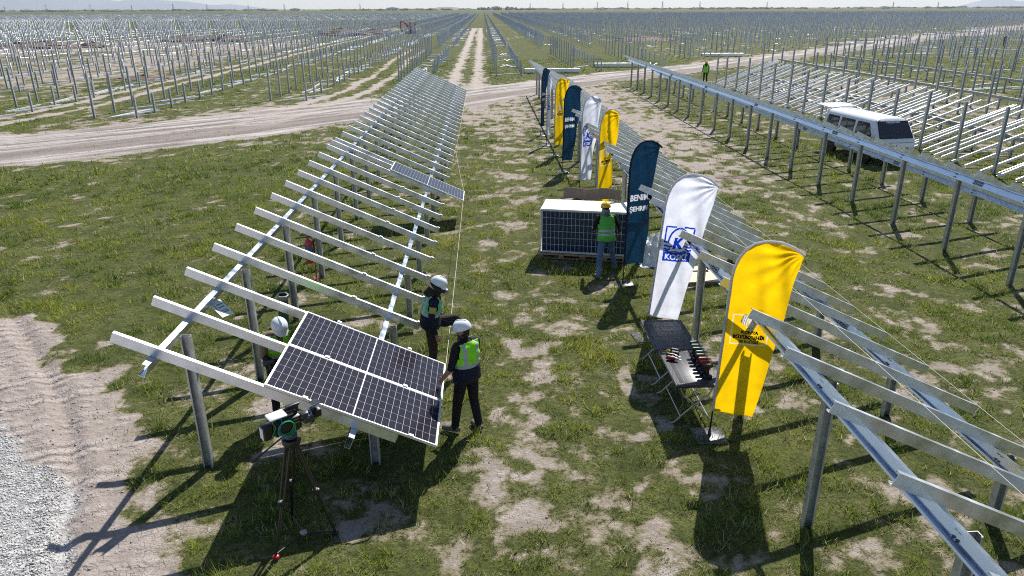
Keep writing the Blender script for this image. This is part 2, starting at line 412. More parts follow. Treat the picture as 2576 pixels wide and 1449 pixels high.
# hairline cracks in the dry soil
vor = N.new('ShaderNodeTexVoronoi'); vor.feature = 'DISTANCE_TO_EDGE'; vor.inputs['Scale'].default_value = 8.5; Lk.new(tc.outputs['Object'], vor.inputs['Vector'])
crack = ramp(vor.outputs['Distance'], 0.0, .05, 1, 0)
crackm = mth('MULTIPLY', crack, ramp(nm, .45, .6))
soil = mixc(mth('MULTIPLY', crackm, .22), soil, (.13, .095, .08))
litter = mixc(ramp(nff, .35, .65), (.14, .125, .060), (.35, .30, .215))
green = mixc(ramp(nm, .35, .68), (.070, .085, .022), (.150, .160, .050))
green = mixc(ramp(tex(.35, 3), .56, .68, 0, .5), green, (.20, .20, .05))
green = mixc(ramp(nf, .48, .62, 0, .75), green, (.040, .048, .014))
green = mixc(ramp(nff, .45, .65, 0, .8), green, (.030, .034, .012))
thr = mth('ADD', a_cov, mth('MULTIPLY', mth('SUBTRACT', nf, .5), .9))
thr = mth('ADD', thr, mth('MULTIPLY', mth('SUBTRACT', nff, .5), .85))
colr = mixc(ramp(thr, .26, .44), soil, litter)
colr = mixc(ramp(thr, .44, .62), colr, green)
gv = N.new('ShaderNodeTexVoronoi'); gv.inputs['Scale'].default_value = 30; Lk.new(tc.outputs['Object'], gv.inputs['Vector'])
sepc = N.new('ShaderNodeSeparateColor'); Lk.new(gv.outputs['Color'], sepc.inputs[0])
gcol = mixc(sepc.outputs[0], (.28, .27, .255), (.60, .59, .575))
colr = mixc(a_grav, colr, gcol)
Lk.new(colr, pb.inputs['Base Color'])
# fine relief: clods, tyre treads on the bare corner
wv = N.new('ShaderNodeTexWave'); wv.wave_type = 'BANDS'; wv.inputs['Scale'].default_value = 1.1; wv.inputs['Distortion'].default_value = 5.0; wv.inputs['Detail'].default_value = 2; wv.inputs['Detail Scale'].default_value = 1.2
mpw = N.new('ShaderNodeMapping'); mpw.inputs['Rotation'].default_value = (0, 0, R(62)); Lk.new(tc.outputs['Object'], mpw.inputs['Vector']); Lk.new(mpw.outputs[0], wv.inputs['Vector'])
hgt = mth('ADD', mth('MULTIPLY', nf, .06), mth('MULTIPLY', nff, .018))
hgt = mth('SUBTRACT', hgt, mth('MULTIPLY', crackm, .012))
hgt = mth('ADD', hgt, mth('MULTIPLY', mth('MULTIPLY', wv.outputs['Fac'], ramp(a_bare, .3, 1.0)), mth('MULTIPLY', ramp(nm, .4, .6), .075)))
hgt = mth('ADD', hgt, mth('MULTIPLY', mth('MULTIPLY', mth('ADD', streak, mth('MULTIPLY', streak2, .5)), a_road), .26))
bp = N.new('ShaderNodeBump'); bp.inputs['Strength'].default_value = .85; bp.inputs['Distance'].default_value = 1.0
Lk.new(hgt, bp.inputs['Height']); Lk.new(bp.outputs[0], pb.inputs['Normal'])

gme = big_mesh('ground', np.stack([X.ravel(), Y.ravel(), Z.ravel()], 1), Fq, mg)
for nm_, arr in (('cover', cov), ('road', rmask), ('rut', rut), ('bare', bare), ('gravel', gravel), ('roadu', np.clip(rs, -30, 30))):
    at = gme.attributes.new(nm_, 'FLOAT', 'POINT'); at.data.foreach_set('value', arr.astype(np.float32).ravel())
gme.polygons.foreach_set('use_smooth', np.ones(len(gme.polygons), dtype=bool))
tag(put('ground', gme), kind='structure')

# ------------------------------------------------------------------ grass
def in_view(x, y, margin=2.5):
    c, s_ = math.cos(YAW), math.sin(YAW)
    xr_ = x*c-y*s_; yd = x*s_+y*c
    return np.abs(xr_) < .74*(yd*math.cos(PITCH)+2.2)+margin
mgr = bpy.data.materials.new('grass_blade'); mgr.use_nodes = True; nt2 = mgr.node_tree; nt2.nodes.clear()
_o = nt2.nodes.new('ShaderNodeOutputMaterial'); _mx = nt2.nodes.new('ShaderNodeMixShader'); _mx.inputs[0].default_value = .38
_d = nt2.nodes.new('ShaderNodeBsdfDiffuse'); _t = nt2.nodes.new('ShaderNodeBsdfTranslucent'); _a = nt2.nodes.new('ShaderNodeAttribute'); _a.attribute_name = 'tint'
nt2.links.new(_a.outputs['Color'], _d.inputs[0]); nt2.links.new(_a.outputs['Color'], _t.inputs[0])
nt2.links.new(_d.outputs[0], _mx.inputs[1]); nt2.links.new(_t.outputs[0], _mx.inputs[2]); nt2.links.new(_mx.outputs[0], _o.inputs[0])
def grass_zone(y0, y1, dens, hmin, hmax, w, thr0, tuft):
    xm = .76*(y1*.95+2.2)+4
    n = int((y1-y0)*2*xm*dens/tuft)
    cx = rng.uniform(-xm, xm, n)+.04*(y0+y1)/2; cy = rng.uniform(y0, y1, n)
    k = in_view(cx, cy); cx, cy = cx[k], cy[k]
    c = fields(cx, cy)[0]+(fbm(cx, cy, .22, 2, 77)-.5)*.55
    cl = sstep(.36, .66, .6*fbm(cx, cy, .42, 2, 99)+.4*fbm(cx, cy, .16, 2, 57))
    k = rng.random(len(cx)) < np.maximum(sstep(thr0, thr0+.36, c), .22*sstep(.05, .25, c))*(.55+.75*cl)
    cx, cy, c, cl = cx[k], cy[k], c[k], cl[k]
    lush = sstep(.45, 1.0, c)
    hue = .55*fbm(cx, cy, 1.3, 3, 88)+.45*fbm(cx, cy, .3, 2, 83)+rng.normal(0, .07, len(cx)); yel = .7*fbm(cx, cy, 5.0, 3, 93)+.3*fbm(cx, cy, .6, 2, 23)
    nb = tuft; x = np.repeat(cx, nb); y = np.repeat(cy, nb)
    sp = .018+.035*rng.random(len(x)); an = rng.uniform(0, 2*np.pi, len(x))
    x = x+np.cos(an)*sp*(w/.006)**.5; y = y+np.sin(an)*sp*(w/.006)**.5
    L = np.repeat(lush, nb); H = np.repeat(hue, nb); YL = np.repeat(yel, nb)
    h = (hmin+(hmax-hmin)*rng.random(len(x))**1.5)*np.repeat((.32+1.15*cl)*(.55+.55*lush)*(1+.9*(rng.random(len(cx)) < .04)), nb)
    lean = np.where(rng.random(len(x)) < .25*(1-L)+.05, rng.uniform(1.1, 1.5, len(x)), rng.uniform(.2, 1.1, len(x))); az = an+rng.normal(0, .7, len(x))
    ww = w*rng.uniform(.6, 1.3, len(x)); pa = rng.uniform(0, 2*np.pi, len(x))
    z = ground_z(x, y)-.008
    b0 = np.stack([x-np.cos(pa)*ww, y-np.sin(pa)*ww, z], 1); b1 = np.stack([x+np.cos(pa)*ww, y+np.sin(pa)*ww, z], 1)
    tp = np.stack([x+np.cos(az)*h*np.sin(lean), y+np.sin(az)*h*np.sin(lean), z+h*np.cos(lean)], 1)
    V = np.stack([b0, b1, tp], 1).reshape(-1, 3)
    r_ = rng.random(len(x))
    g1 = np.array([.105, .175, .022]); g2 = np.array([.345, .395, .075]); gy = np.array([.47, .47, .06]); dry = np.array([.54, .47, .32]); bl = np.array([.20, .25, .13])
    t = np.clip((H-.36)/.28+rng.normal(0, .15, len(x)), 0, 1)[:, None]
    colr_ = g1*(1-t)+g2*t
    yk = (np.clip((YL-.54)/.12, 0, 1)*rng.random(len(x)))[:, None]; colr_ = colr_*(1-yk)+gy*yk
    dk = ((r_ < .05+.34*(1-L))*1.0)[:, None]; colr_ = colr_*(1-dk)+dry*dk
    bk = ((r_ > .94)*1.0)[:, None]; colr_ = colr_*(1-bk)+bl*bk
    colr_ = colr_*rng.uniform(.6, 1.3, len(x))[:, None]
    C = np.repeat(np.concatenate([colr_, np.ones((len(x), 1))], 1), 3, 0)
    return V, C
zs = [grass_zone(4.3, 9, 2000, .035, .15, .0052, .36, 10), grass_zone(9, 15, 1150, .04, .155, .0070, .37, 10), grass_zone(15, 26, 560, .045, .16, .0105, .38, 8), grass_zone(26, 45, 190, .05, .17, .019, .40, 7), grass_zone(45, 95, 30, .06, .18, .038, .42, 6)]
GV = np.concatenate([q[0] for q in zs]); GC = np.concatenate([q[1] for q in zs])
gm_ = big_mesh('grass', GV, np.arange(len(GV)).reshape(-1, 3), mgr)
at = gm_.attributes.new('tint', 'FLOAT_COLOR', 'POINT'); at.data.foreach_set('color', GC.astype(np.float32).ravel())
tag(put('grass', gm_), 'short patchy green grass and weeds over the pale dry soil', 'grass', kind='stuff')
N_GRASS = len(GV)//3

# ------------------------------------------------------------------ gravel apron and clods
def stones(name, xr_, yr_, n, smin, smax, keep, m, label, cat):
    x = rng.uniform(*xr_, n); y = rng.uniform(*yr_, n); k = keep(x, y) & in_view(x, y, 1.5); x, y = x[k], y[k]; n = len(x)
    s_ = smin+(smax-smin)*rng.random(n)**2
    oct_ = np.array([(1, 0, 0), (-.9, .1, 0), (.1, 1, .1), (0, -1, 0), (.1, 0, .8), (0, .1, -.5)])
    f = np.array([(0, 2, 4), (2, 1, 4), (1, 3, 4), (3, 0, 4), (2, 0, 5), (1, 2, 5), (3, 1, 5), (0, 3, 5)])
    a = rng.uniform(0, 2*np.pi, n); el = rng.uniform(.6, 1.4, (n, 3))
    P = oct_[None]*np.array([1, 1, .7])*el[:, None, :]*s_[:, None, None]*rng.uniform(.75, 1.25, (n, 6, 1))
    ca, sa = np.cos(a)[:, None], np.sin(a)[:, None]
    px = P[..., 0]*ca-P[..., 1]*sa; py = P[..., 0]*sa+P[..., 1]*ca
    V = np.stack([px+x[:, None], py+y[:, None], P[..., 2]+(ground_z(x, y)+s_*.25)[:, None]], -1).reshape(-1, 3)
    F_ = (f[None]+(np.arange(n)*6)[:, None, None]).reshape(-1, 3)
    return tag(put(name, big_mesh(name, V, F_, m)), label, cat, kind='stuff')
def geo_mat(name, c0, c1, scale):
    m = bpy.data.materials.new(name); m.use_nodes = True; n_ = m.node_tree; b = n_.nodes['Principled BSDF']; b.inputs['Roughness'].default_value = .9
    g = n_.nodes.new('ShaderNodeNewGeometry'); mx = n_.nodes.new('ShaderNodeMix'); mx.data_type = 'RGBA'
    n_.links.new(g.outputs['Random Per Island'], mx.inputs[0]); mx.inputs[6].default_value = (*c0, 1); mx.inputs[7].default_value = (*c1, 1)
    n_.links.new(mx.outputs[2], b.inputs['Base Color']); return m
stones('gravel', (-10, -4), (5, 12), 70000, .007, .019, lambda x, y: fields(x, y)[4] > .45, geo_mat('gravel_stone', (.36, .35, .335), (.74, .73, .71), 1), 'pale crushed gravel spread at the lower left corner', 'gravel')
stones('soil_clods', (-9, 9), (5, 22), 9000, .006, .022, lambda x, y: fields(x, y)[0] < .30, geo_mat('soil_clod', (.24, .18, .15), (.46, .38, .335), 1), 'small dry clods of soil scattered over bare patches', 'soil')

# ------------------------------------------------------------------ far country
m_hill = mat('far_hill', (.17, .16, .15), .95, noise=.2, nscale=.002)
m_mount = mat('far_mountain', (.12, .13, .16), .95, noise=.2, nscale=.0006)
def ridge(name, pts, dist, depth, m, label, rough=.06):
    """pts: (azimuth tangent, height m) crest line of a range at a given distance"""
    V = []; n = len(pts); rows = 7
    for j in range(rows):
        t = j/(rows-1)*2-1
        for i, (ta, h) in enumerate(pts):
            prof = max(0, 1-abs(t))**.8
            d = dist+t*depth
            jit = 1+rough*(random.random()-.5)*(1 if 0 < j < rows-1 else 0)
            V.append((ta*dist+YAW*d*1.0, d, -2+(h+2)*prof*jit))
    F_ = [(j*n+i, j*n+i+1, (j+1)*n+i+1, (j+1)*n+i) for j in range(rows-1) for i in range(n-1)]
    o = MB().add(V, F_).build(name, m, smooth=True)
    return tag(o, label, kind='structure')
def interp_ridge(ctrl, n):
    c = np.array(ctrl, float); xs_ = np.linspace(c[0, 0], c[-1, 0], n); hs = np.interp(xs_, c[:, 0], c[:, 1])
    hs = hs*(1+.10*(fbm(xs_*60, xs_*0+3, 1, 3, 5)-.5)); return list(zip(xs_, hs))
def px(Dx): return (Dx-1288)/1817.3/math.cos(PITCH)*1.0
D1 = 15000
def hh(Dy, d, Dx): return max(0, (23.2-.0021*Dx-Dy))/1817.3*d*1.14
ridge('mountain', interp_ridge([(px(-700), 60), (px(-300), 330), (px(120), 400), (px(300), 330), (px(412), hh(0, D1, 412)), (px(445), hh(6, D1, 445)), (px(482), hh(2, D1, 482)), (px(560), hh(5, D1, 560)), (px(600), hh(7, D1, 600)), (px(646), hh(14, D1, 646)), (px(690), hh(11, D1, 690)), (px(745), hh(20, D1, 745)), (px(790), 0)], 70), D1, 1500, m_mount, 'pale blue mountain range on the horizon at the left')
ridge('mountain', interp_ridge([(px(2320), 0), (px(2345), hh(11, D1, 2345)), (px(2368), hh(-1, D1, 2368)), (px(2380), hh(-1, D1, 2380)), (px(2408), hh(11, D1, 2408)), (px(2436), hh(6, D1, 2436)), (px(2470), hh(11, D1, 2470)), (px(2520), hh(3, D1, 2520)), (px(2600), hh(-4, D1, 2600)), (px(2800), 260), (px(3000), 0)], 60), D1, 1200, m_mount, 'pale blue cone shaped mountain on the horizon at the right')
ridge('hill', interp_ridge([(px(1098), 0), (px(1115), hh(17, 4200, 1115)*.8), (px(1140), hh(15, 4200, 1140)), (px(1165), hh(16, 4200, 1165)), (px(1200), 0)], 24), 4200, 260, m_hill, 'low dark rounded hill on the horizon near the centre')
# tree line: ragged clumps, far off
m_tree = mat('far_foliage', (.05, .065, .035), .95, noise=.3, nscale=.05)
def clump(V, F_, c, r_, h):
    b = len(V); n = 6
    for k, (zz, s_) in enumerate(((-.02, .6), (.35, 1.0), (.72, .72), (1.0, .12))):
        for i in range(n):
            a = 2*math.pi*i/n+k*.4; q = s_*r_*(.7+.6*random.random())
            V.append((c[0]+q*math.cos(a), c[1]+q*math.sin(a), zz*h*(.85+.3*random.random())))
    for k in range(3):
        for i in range(n): F_.append((b+k*n+i, b+k*n+(i+1) % n, b+(k+1)*n+(i+1) % n, b+(k+1)*n+i))
    F_.append(tuple(b+3*n+i for i in range(n)))
V, F_ = [], []
for i in range(1500):
    d = random.uniform(2600, 5200); ta = random.uniform(-.85, .85)
    dens = .4+.6*math.sin(ta*23+1.3)*math.sin(ta*7.1)+(.8 if -.02 < ta-px(1250) < .035 else 0)
    if random.random() > max(.22, dens): continue
    tall = (-.02 < ta-px(1250) < .03)
    clump(V, F_, (ta*d+YAW*d, d, 0), random.uniform(6, 26)*(.45 if tall else 1), random.uniform(3.5, 8)*(1.7 if tall else 1))
tag(MB().add(V, F_).build('distant_trees', m_tree), 'thin dark line of far trees along the whole horizon', 'trees', kind='stuff')
m_bld = mat('far_building_wall', (.62, .60, .57), .9); m_bldr = mat('far_building_roof', (.38, .20, .15), .9); m_bldd = mat('far_building_opening', (.06, .06, .07), .8)
blds = [(575, 2900, 26, 6, 'long low red roofed shed on the horizon under the left mountain'), (820, 2700, 34, 6, 'wide pale shed on the horizon left of the rounded hill'), (1030, 2650, 40, 8, 'pale factory hall with red roof on the horizon beside the rounded hill'), (1255, 3000, 30, 11, 'pale block on the horizon right of the rounded hill'), (1530, 3300, 40, 6, 'flat pale shed on the horizon right of centre'), (2120, 3600, 36, 7, 'pale low building on the horizon above the right hand posts'), (2300, 3500, 30, 8, 'small white building on the horizon left of the cone mountain')]
for Dx, d, w, h, lb in blds:
    o = empty('far_building', (px(Dx)*d+YAW*d, d, 0), random.uniform(-.3, .3))
    MB().box((0, 0, h/2), (w, 14, h)).build('wall', m_bld, o)
    MB().prism([(-w/2-1, h+.02), (w/2+1, h+.02), (w/2+1, h+.5), (0, h+2.6), (-w/2-1, h+.5)], -7.5, 7.5).build('roof', m_bldr, o)
    for k in range(3): MB().box(((k-1)*w*.28, -7.05, h*.45), (w*.12, .3, h*.4)).build('window', m_bldd, o)
    tag(o, lb, 'building', 'far buildings on the horizon')
# power pylons
m_pyl = mat('pylon_steel', (.20, .21, .22), .6, .3)
def pylon_mesh(h):
    b = MB(); w = h*.11
    for sx in (-1, 1):
        for sy in (-1, 1): b.tube([(sx*w, sy*w, 0), (sx*w*.28, sy*w*.28, h*.62), (0, 0, h)], h*.012, 4)
    for k in range(5):
        z0, z1 = h*.13*k, h*.13*(k+1); w0, w1 = w*(1-.72*z0/(h*.62)), w*(1-.72*min(z1, h*.62)/(h*.62))
        for sy in (-1, 1):
            b.tube([(-w0, sy*w0, z0), (w1, sy*w1, z1)], h*.007, 3); b.tube([(w0, sy*w0, z0), (-w1, sy*w1, z1)], h*.007, 3)
    for zz, l in ((.66, .20), (.77, .15), (.88, .10)): b.tube([(-h*l, 0, h*zz), (0, 0, h*(zz+.03)), (h*l, 0, h*zz)], h*.010, 4)
    return b.mesh('pylon', m_pyl)
pyl = pylon_mesh(26.0)
pylon_Dx = [(36, 3300), (160, 2800), (205, 3600), (292, 2900), (385, 3000), (472, 3300), (560, 2700), (632, 3100), (720, 3300), (797, 3000), (960, 2900), (1330, 3100), (1402, 2900), (1478, 2600), (1545, 2500), (1622, 2300), (1705, 2500), (1855, 2900), (2140, 2700), (2242, 3000), (2472, 1500), (2500, 1900), (2545, 2000)]
for Dx, d in pylon_Dx:
    o = put('power_pylon', pyl, None, (px(Dx)*d+YAW*d, d, 0), (0, 0, random.uniform(-.6, .6)))
    tag(o, 'thin steel power pylon standing on the far horizon', 'pylon', 'power pylons along the horizon')

# ================================================================== RACKS
SL = math.atan2(1.4933, 3.2795); PL = 3.603                    # slope and length of a cross beam
dv = Vector((math.cos(SL), 0, -math.sin(SL))); nv = Vector((math.sin(SL), 0, math.cos(SL)))
ZL = 2.405; TALL_DX, SHORT_DX = .511, 2.827                      # post offsets from the high end of the beams
def csec(w, h, t, lip): return [(0, 0), (w, 0), (w, -lip), (w-t, -lip), (w-t, -t), (t, -t), (t, -h+t), (w-t, -h+t), (w-t, -h+lip), (w, -h+lip), (w, -h), (0, -h)]
pur_sec = csec(.055, .130, .005, .016)
m_purlin = MB().extrude(pur_sec, (0, 0, 0), tuple(dv*PL), (0, 1, 0), tuple(nv)).mesh('cross_beam', m_galv)
def post_mesh(h, m=m_zinc):
    # C section seen from above: web on the far side, open towards the viewer
    w, d, t, lip = .13, .075, .006, .020
    poly = [(-w/2, d/2), (-w/2, -d/2), (-w/2+lip, -d/2), (-w/2+lip, -d/2+t), (-w/2+t, -d/2+t), (-w/2+t, d/2-t), (w/2-t, d/2-t), (w/2-t, -d/2+t), (w/2-lip, -d/2+t), (w/2-lip, -d/2), (w/2, -d/2), (w/2, d/2)]
    return MB().extrude(poly, (0, 0, -.15), (0, 0, h), (1, 0, 0), (0, 1, 0)).mesh('post', m)
H_TALL = ZL-.455*TALL_DX-.16; H_SHORT = ZL-.455*SHORT_DX-.16
me_tall, me_short = post_mesh(H_TALL), post_mesh(H_SHORT)
lit_hole_me = MB().tube([(0, .0375, 0), (0, .0305, 0)], .009, 8).mesh('lit_hole_disc', mat('hole_light_paint', (.7, .71, .7), .4, .3))  # pale disc: daylight showing through a bolt hole, painted as colour
rail_h, rail_d = .165, .075
def rail_mesh(L): return MB().extrude(csec(rail_d, rail_h, .006, .022), (0, 0, 0), (0, L, 0), tuple(-dv), tuple(nv)).mesh('rail', m_rail)
TS = Matrix((dv, Vector((0, 1, 0)), nv)).transposed().to_4x4()
splice_me = MB().box((-.012, 0, -rail_h/2), (.012, .34, .13), T=TS).mesh('splice_plate', m_bolt)
bolt_me = MB().tube([(0, 0, 0), tuple(dv*-.022)], .014, 6).mesh('bolt', m_bolt)
clamp_me = MB().box((0, 0, .010), (.070, .050, .020), bev=.004).mesh('clamp', m_alu)
def rack(name, label, x_hi, y_first, n, posts_y, purlins=True, clamps=(), lit_holes_to=0, skip=()):
    o = empty(name, (x_hi, y_first, 0)); tag(o, label, 'mounting rack', 'galvanized mounting racks')
    for py in posts_y:
        for k, (dx, me) in enumerate(((TALL_DX, me_tall), (SHORT_DX, me_short))):
            p = put('post', me, o, (dx, py-y_first, 0))
            if py < lit_holes_to:
                for zz in ((.18, .27, .36, .45) if k == 0 else (.15, .26)): put('lit_hole_disc', lit_hole_me, p, (.018 if (zz*100) % 2 > 1 else -.02, 0, zz))
    ylast = y_first+(n-1)*1.155
    for dx in (TALL_DX, SHORT_DX):
        # rails in lengths of about 7.6 m, spliced
        q_ = Vector((dx-.012, 0, ZL-.4553*(dx-.012)))-nv*.1315; rx_, ztop = q_.x, q_.z
        y = y_first-.20; first = True
        while y < ylast+.25:
            L = min(7.6, ylast+.3-y)
            if L < .5: break
            r_ = put('rail', rail_mesh(L-.012), o, (rx_, y-y_first, ztop))
            if not first:
                s_ = put('splice_plate', splice_me, r_, (0, 0, 0))
                for q in (-.12, -.04, .04, .12):
                    put('bolt', bolt_me, r_, dv*-.018+nv*(-rail_h/2+.025)+Vector((0, q, 0))); put('bolt', bolt_me, r_, dv*-.018+nv*(-rail_h/2-.025)+Vector((0, q, 0)))
            for py in posts_y:
                if y < py < y+L and py < 30:
                    for dz in (.04, .115): put('bolt', bolt_me, r_, dv*-.006-nv*dz+Vector((0, py-y, 0))); put('bolt', bolt_me, r_, dv*-.006-nv*dz+Vector((0, py-y+.05, 0)))
            y += L; first = False
    if purlins:
        for k in range(n):
            if k in skip: continue
            c = put('cross_beam', m_purlin, o, (0, k*1.155+random.uniform(-.012, .012), ZL+random.uniform(-.006, .006)))
            if k in clamps:
                for u in (1.845+.55, PL-.03):
                    put('clamp', clamp_me, c, dv*u+Vector((0, .026, 0))+nv*.001, (0, SL, 0))
    return o
LX, LY = -4.4405, 7.924
postsL = [8.67+2.535*k for k in range(17)]
rackL = rack('mounting_rack', 'long open mounting rack of white cross beams holding three solar panels, left of the lane', LX, LY, 37, postsL, clamps=range(3, 11), lit_holes_to=24)
put('cross_beam', m_purlin, rackL, (-.06, 11.72*1.155, ZL-.01))
R1X, R1Y = 3.345, 3.69
posts1 = [4.55+2.52*k for k in range(21)]
rack1 = rack('mounting_rack', 'open mounting rack right of the lane, its beam ends poking past the feather flags', R1X, R1Y, 46, posts1, lit_holes_to=18)
R2X, R2Y = 11.44, 9.30
posts2 = [9.99+2.527*k for k in range(21)]
rack2 = rack('mounting_rack', 'mounting rack seen edge on in front of the parked white van', R2X, R2Y, 46, posts2, lit_holes_to=20)

# rack under assembly: low rail carries loose beams that lean from the ground
def low_rail(o, x, ya, yb, z, y_first):
    y = ya
    while y < yb:
        L = min(7.6, yb-y)
        put('rail', MB().extrude(csec(rail_d, rail_h, .006, .022), (0, 0, 0), (0, L-.02, 0), (-1, 0, 0), (0, 0, 1)).mesh('rail', m_zinc), o, (x, y-y_first, z)); y += L
T25 = post_mesh(2.5, m_fpost); S12 = post_mesh(1.05, m_fpost)
def unfinished(label, xt_, ya, yb, rail=True, lean=False, dens=.85):
    o = empty('unfinished_rack', (xt_, ya, 0)); tag(o, label, 'mounting rack', 'racks still being assembled beyond the van')
    y = ya
    while y < yb:
        put('post', T25, o, (random.uniform(-.04, .04), y-ya, random.uniform(-.12, .12)), (random.uniform(-.015, .015), random.uniform(-.015, .015), 0))
        put('post', S12, o, (2.35, y-ya+random.uniform(-.05, .05), 0)); y += 2.52
    if rail: low_rail(o, 2.30, ya-.4, yb-.3, 1.03, ya)
    if lean:
        y = ya+.2
        while y < yb:
            a = math.atan2(1.0, 2.55)+random.uniform(-.02, .02); x0 = -.25+random.uniform(-.15, .15)
            if random.random() < dens:
                c = put('cross_beam', lean_me, o, (x0, y-ya, 0.02), (0, -a, random.uniform(-.06, .06)))
            y += random.choice((.42, .52, .58, .62, .9))
    return o
lean_me = MB().extrude(csec(.055, .10, .005, .016), (0, 0, .1), (4.9, 0, .1), (0, 1, 0), (0, 0, 1)).mesh('cross_beam', m_loose)
unfinished('half built rack behind the van with loose white beams leaning on its low rail', 19.35, 21.5, 62, True, True)
unfinished('bare rack of tall and short posts with one low rail, second row behind the van', 28.3, 33.0, 78, True, False)
unfinished('bare rack of posts with one low rail, third row behind the van', 36.3, 39.0, 84, True, False)

# ------------------------------------------------------------------ the field of driven posts
road_x = [p_[0] for p_ in ROAD]; road_y = [p_[1] for p_ in ROAD]
def road_at(x): return float(np.interp(x, road_x, road_y))
cand = []      # x, y, height
def vis(x, y): return bool(in_view(np.array([x]), np.array([y]), 1.0)[0])
rows_far = [1.1, -7.35, -14.87, -22.9]+[-22.9-7.95*k for k in range(1, 72)]+[9.4+7.97*k for k in range(0, 80)]
starts = {1.1: 70.3, -7.35: 64.9, -14.87: 52.2, -22.9: 44.0, 9.4: 79.2}
for xr_ in rows_far:
    y0 = starts.get(xr_, max(30, road_at(xr_)+(9 if xr_ < 0 else 7)))
    if xr_ > 12: y0 += random.uniform(0, 3)
    for dx, h, sy in ((0, 2.5, 0.0), (2.42, 1.2, -.3 if xr_ > 0 else .1)):
        if xr_ == -7.35 and dx: sy = 8.0
        if xr_ == 9.4 and dx: sy = -3.4
        y = y0+sy
        yend = 760 if xr_ > -30 else 330
        while y < yend:
            x = xr_+dx
            gap = (108 < y < 121 and -12 < xr_ < 26) or (random.random() < .012) or (-40 < xr_ < -20 and 196 < y < 214)
            if xr_ < -200 and y > 300: gap = True
            if not gap and vis(x, y): cand.append((x+random.uniform(-.05, .05), y+random.uniform(-.08, .08), h+random.uniform(-.10, .12)))
            y += 2.52 if y < 380 else 5.04
rows_near = [44.2+7.95*k for k in range(0, 50)]
for xr_ in rows_near:
    for dx, h in ((0, 2.5), (2.4, 1.15)):
        y = 40+random.uniform(0, 2); yend = road_at(xr_)-5
        while y < yend:
            if random.random() > .02 and vis(xr_+dx, y): cand.append((xr_+dx, y, h+random.uniform(-.1, .1)))
            y += 2.52
for xr_ in (19.35,):
    pass
cand.sort(key=lambda c: math.hypot(c[0], c[1])/c[2]**.5)
N_ONE = 300
fld = {}
def fpost(h):
    k = round(h, 1)
    if k not in fld: fld[k] = post_mesh(k, m_fpost)
    return fld[k]
for x, y, h in cand[:N_ONE]:
    tall = h > 1.8
    o = put('steel_post', fpost(h), None, (x, y, 0), (random.uniform(-.012, .012), random.uniform(-.012, .012), random.uniform(-.05, .05)))
    if x < -10: side, g = 'left of the central dirt track', 'left'
    elif x < 7: side, g = 'along the central dirt track', 'centre'
    else: side, g = 'right of the central dirt track', 'right'
    kind = 'tall' if tall else 'short'
    tag(o, '%s galvanized steel post standing in the open field %s' % (kind, side), 'steel post', '%s posts in the field, %s' % (kind, g))
rest = np.array(cand[N_ONE:])
def far_posts(P, w):
    n = len(P); wx = np.maximum(w, P[:, 1]*.00022)
    q = np.array([(-1, -1, 0), (1, -1, 0), (1, 1, 0), (-1, 1, 0), (-1, -1, 1), (1, -1, 1), (1, 1, 1), (-1, 1, 1)], float)
    V = np.empty((n, 8, 3)); V[..., 0] = P[:, None, 0]+q[None, :, 0]*wx[:, None]; V[..., 1] = P[:, None, 1]+q[None, :, 1]*.04; V[..., 2] = q[None, :, 2]*P[:, None, 2]-.05*(1-q[None, :, 2])
    f = np.array([(0, 1, 5, 4), (1, 2, 6, 5), (2, 3, 7, 6), (3, 0, 4, 7), (4, 5, 6, 7)])
    F_ = (f[None]+(np.arange(n)*8)[:, None, None]).reshape(-1, 4)
    return V.reshape(-1, 3), F_
V, F_ = far_posts(rest, .062)
tag(put('distant_posts', big_mesh('distant_posts', V, F_, m_fpost)), 'thousands of steel posts receding in rows towards the horizon', 'posts', kind='stuff')
# assembled rows far away on the left
V, F_ = [], []
q8 = np.array([(0, -.05, 0), (PL*.91, -.05, -1.49), (PL*.91, .05, -1.49), (0, .05, 0), (0, -.05, -.13), (PL*.91, -.05, -1.62), (PL*.91, .05, -1.62), (0, .05, -.13)])
f6 = np.array([(0, 1, 2, 3), (4, 7, 6, 5), (0, 4, 5, 1), (2, 6, 7, 3), (1, 5, 6, 2), (0, 3, 7, 4)])
nn = 0
for xr_ in [-30-7.95*k for k in range(0, 62)]:
    for yy in np.arange(338+random.uniform(-8, 8), 720, 2.31):
        if vis(xr_, yy): V.append(q8+np.array([xr_, yy, 2.4])); F_.append(f6+8*nn); nn += 1
tag(put('distant_racks', big_mesh('distant_racks', np.concatenate(V), np.concatenate(F_), m_loose)), 'dense grey band of finished racks far off at the left', 'racks', kind='stuff')

# ------------------------------------------------------------------ loose profiles on the ground
loose_me = MB().extrude(csec(.11, .09, .006, .02), (-PL/2, 0, .09), (PL/2, 0, .09), (0, 1, 0), (0, 0, 1)).mesh('loose_profile', m_loose)
spots = []
for xr_ in rows_far:
    if abs(xr_) > 190: continue
    y = starts.get(xr_, max(30, road_at(xr_)+9))+random.uniform(0, 3)
    while y < 250:
        if vis(xr_+1.5, y) and not (108 < y < 121 and -12 < xr_ < 26) and random.random() < (.95 if xr_ < -10 else .6):
            for k in range(random.choice((1, 2, 3, 3))):
                mid = -10 < xr_ < 5
                ang = (random.uniform(.2, 2.9) if mid else random.choice((R(90), R(62), R(75)))+random.uniform(-.15, .15))
                spots.append((xr_+1.5+random.uniform(-.5, .5)+k*.16, y+random.uniform(-.3, .3), ang))
        y += random.uniform(3.6, 6.0) if xr_ < 5 else random.uniform(8, 17)
for k in range(120):
    x = random.uniform(30, 110); y = random.uniform(40, road_at(x)-6)
    if vis(x, y): spots.append((x, y, random.uniform(.1, .5)))
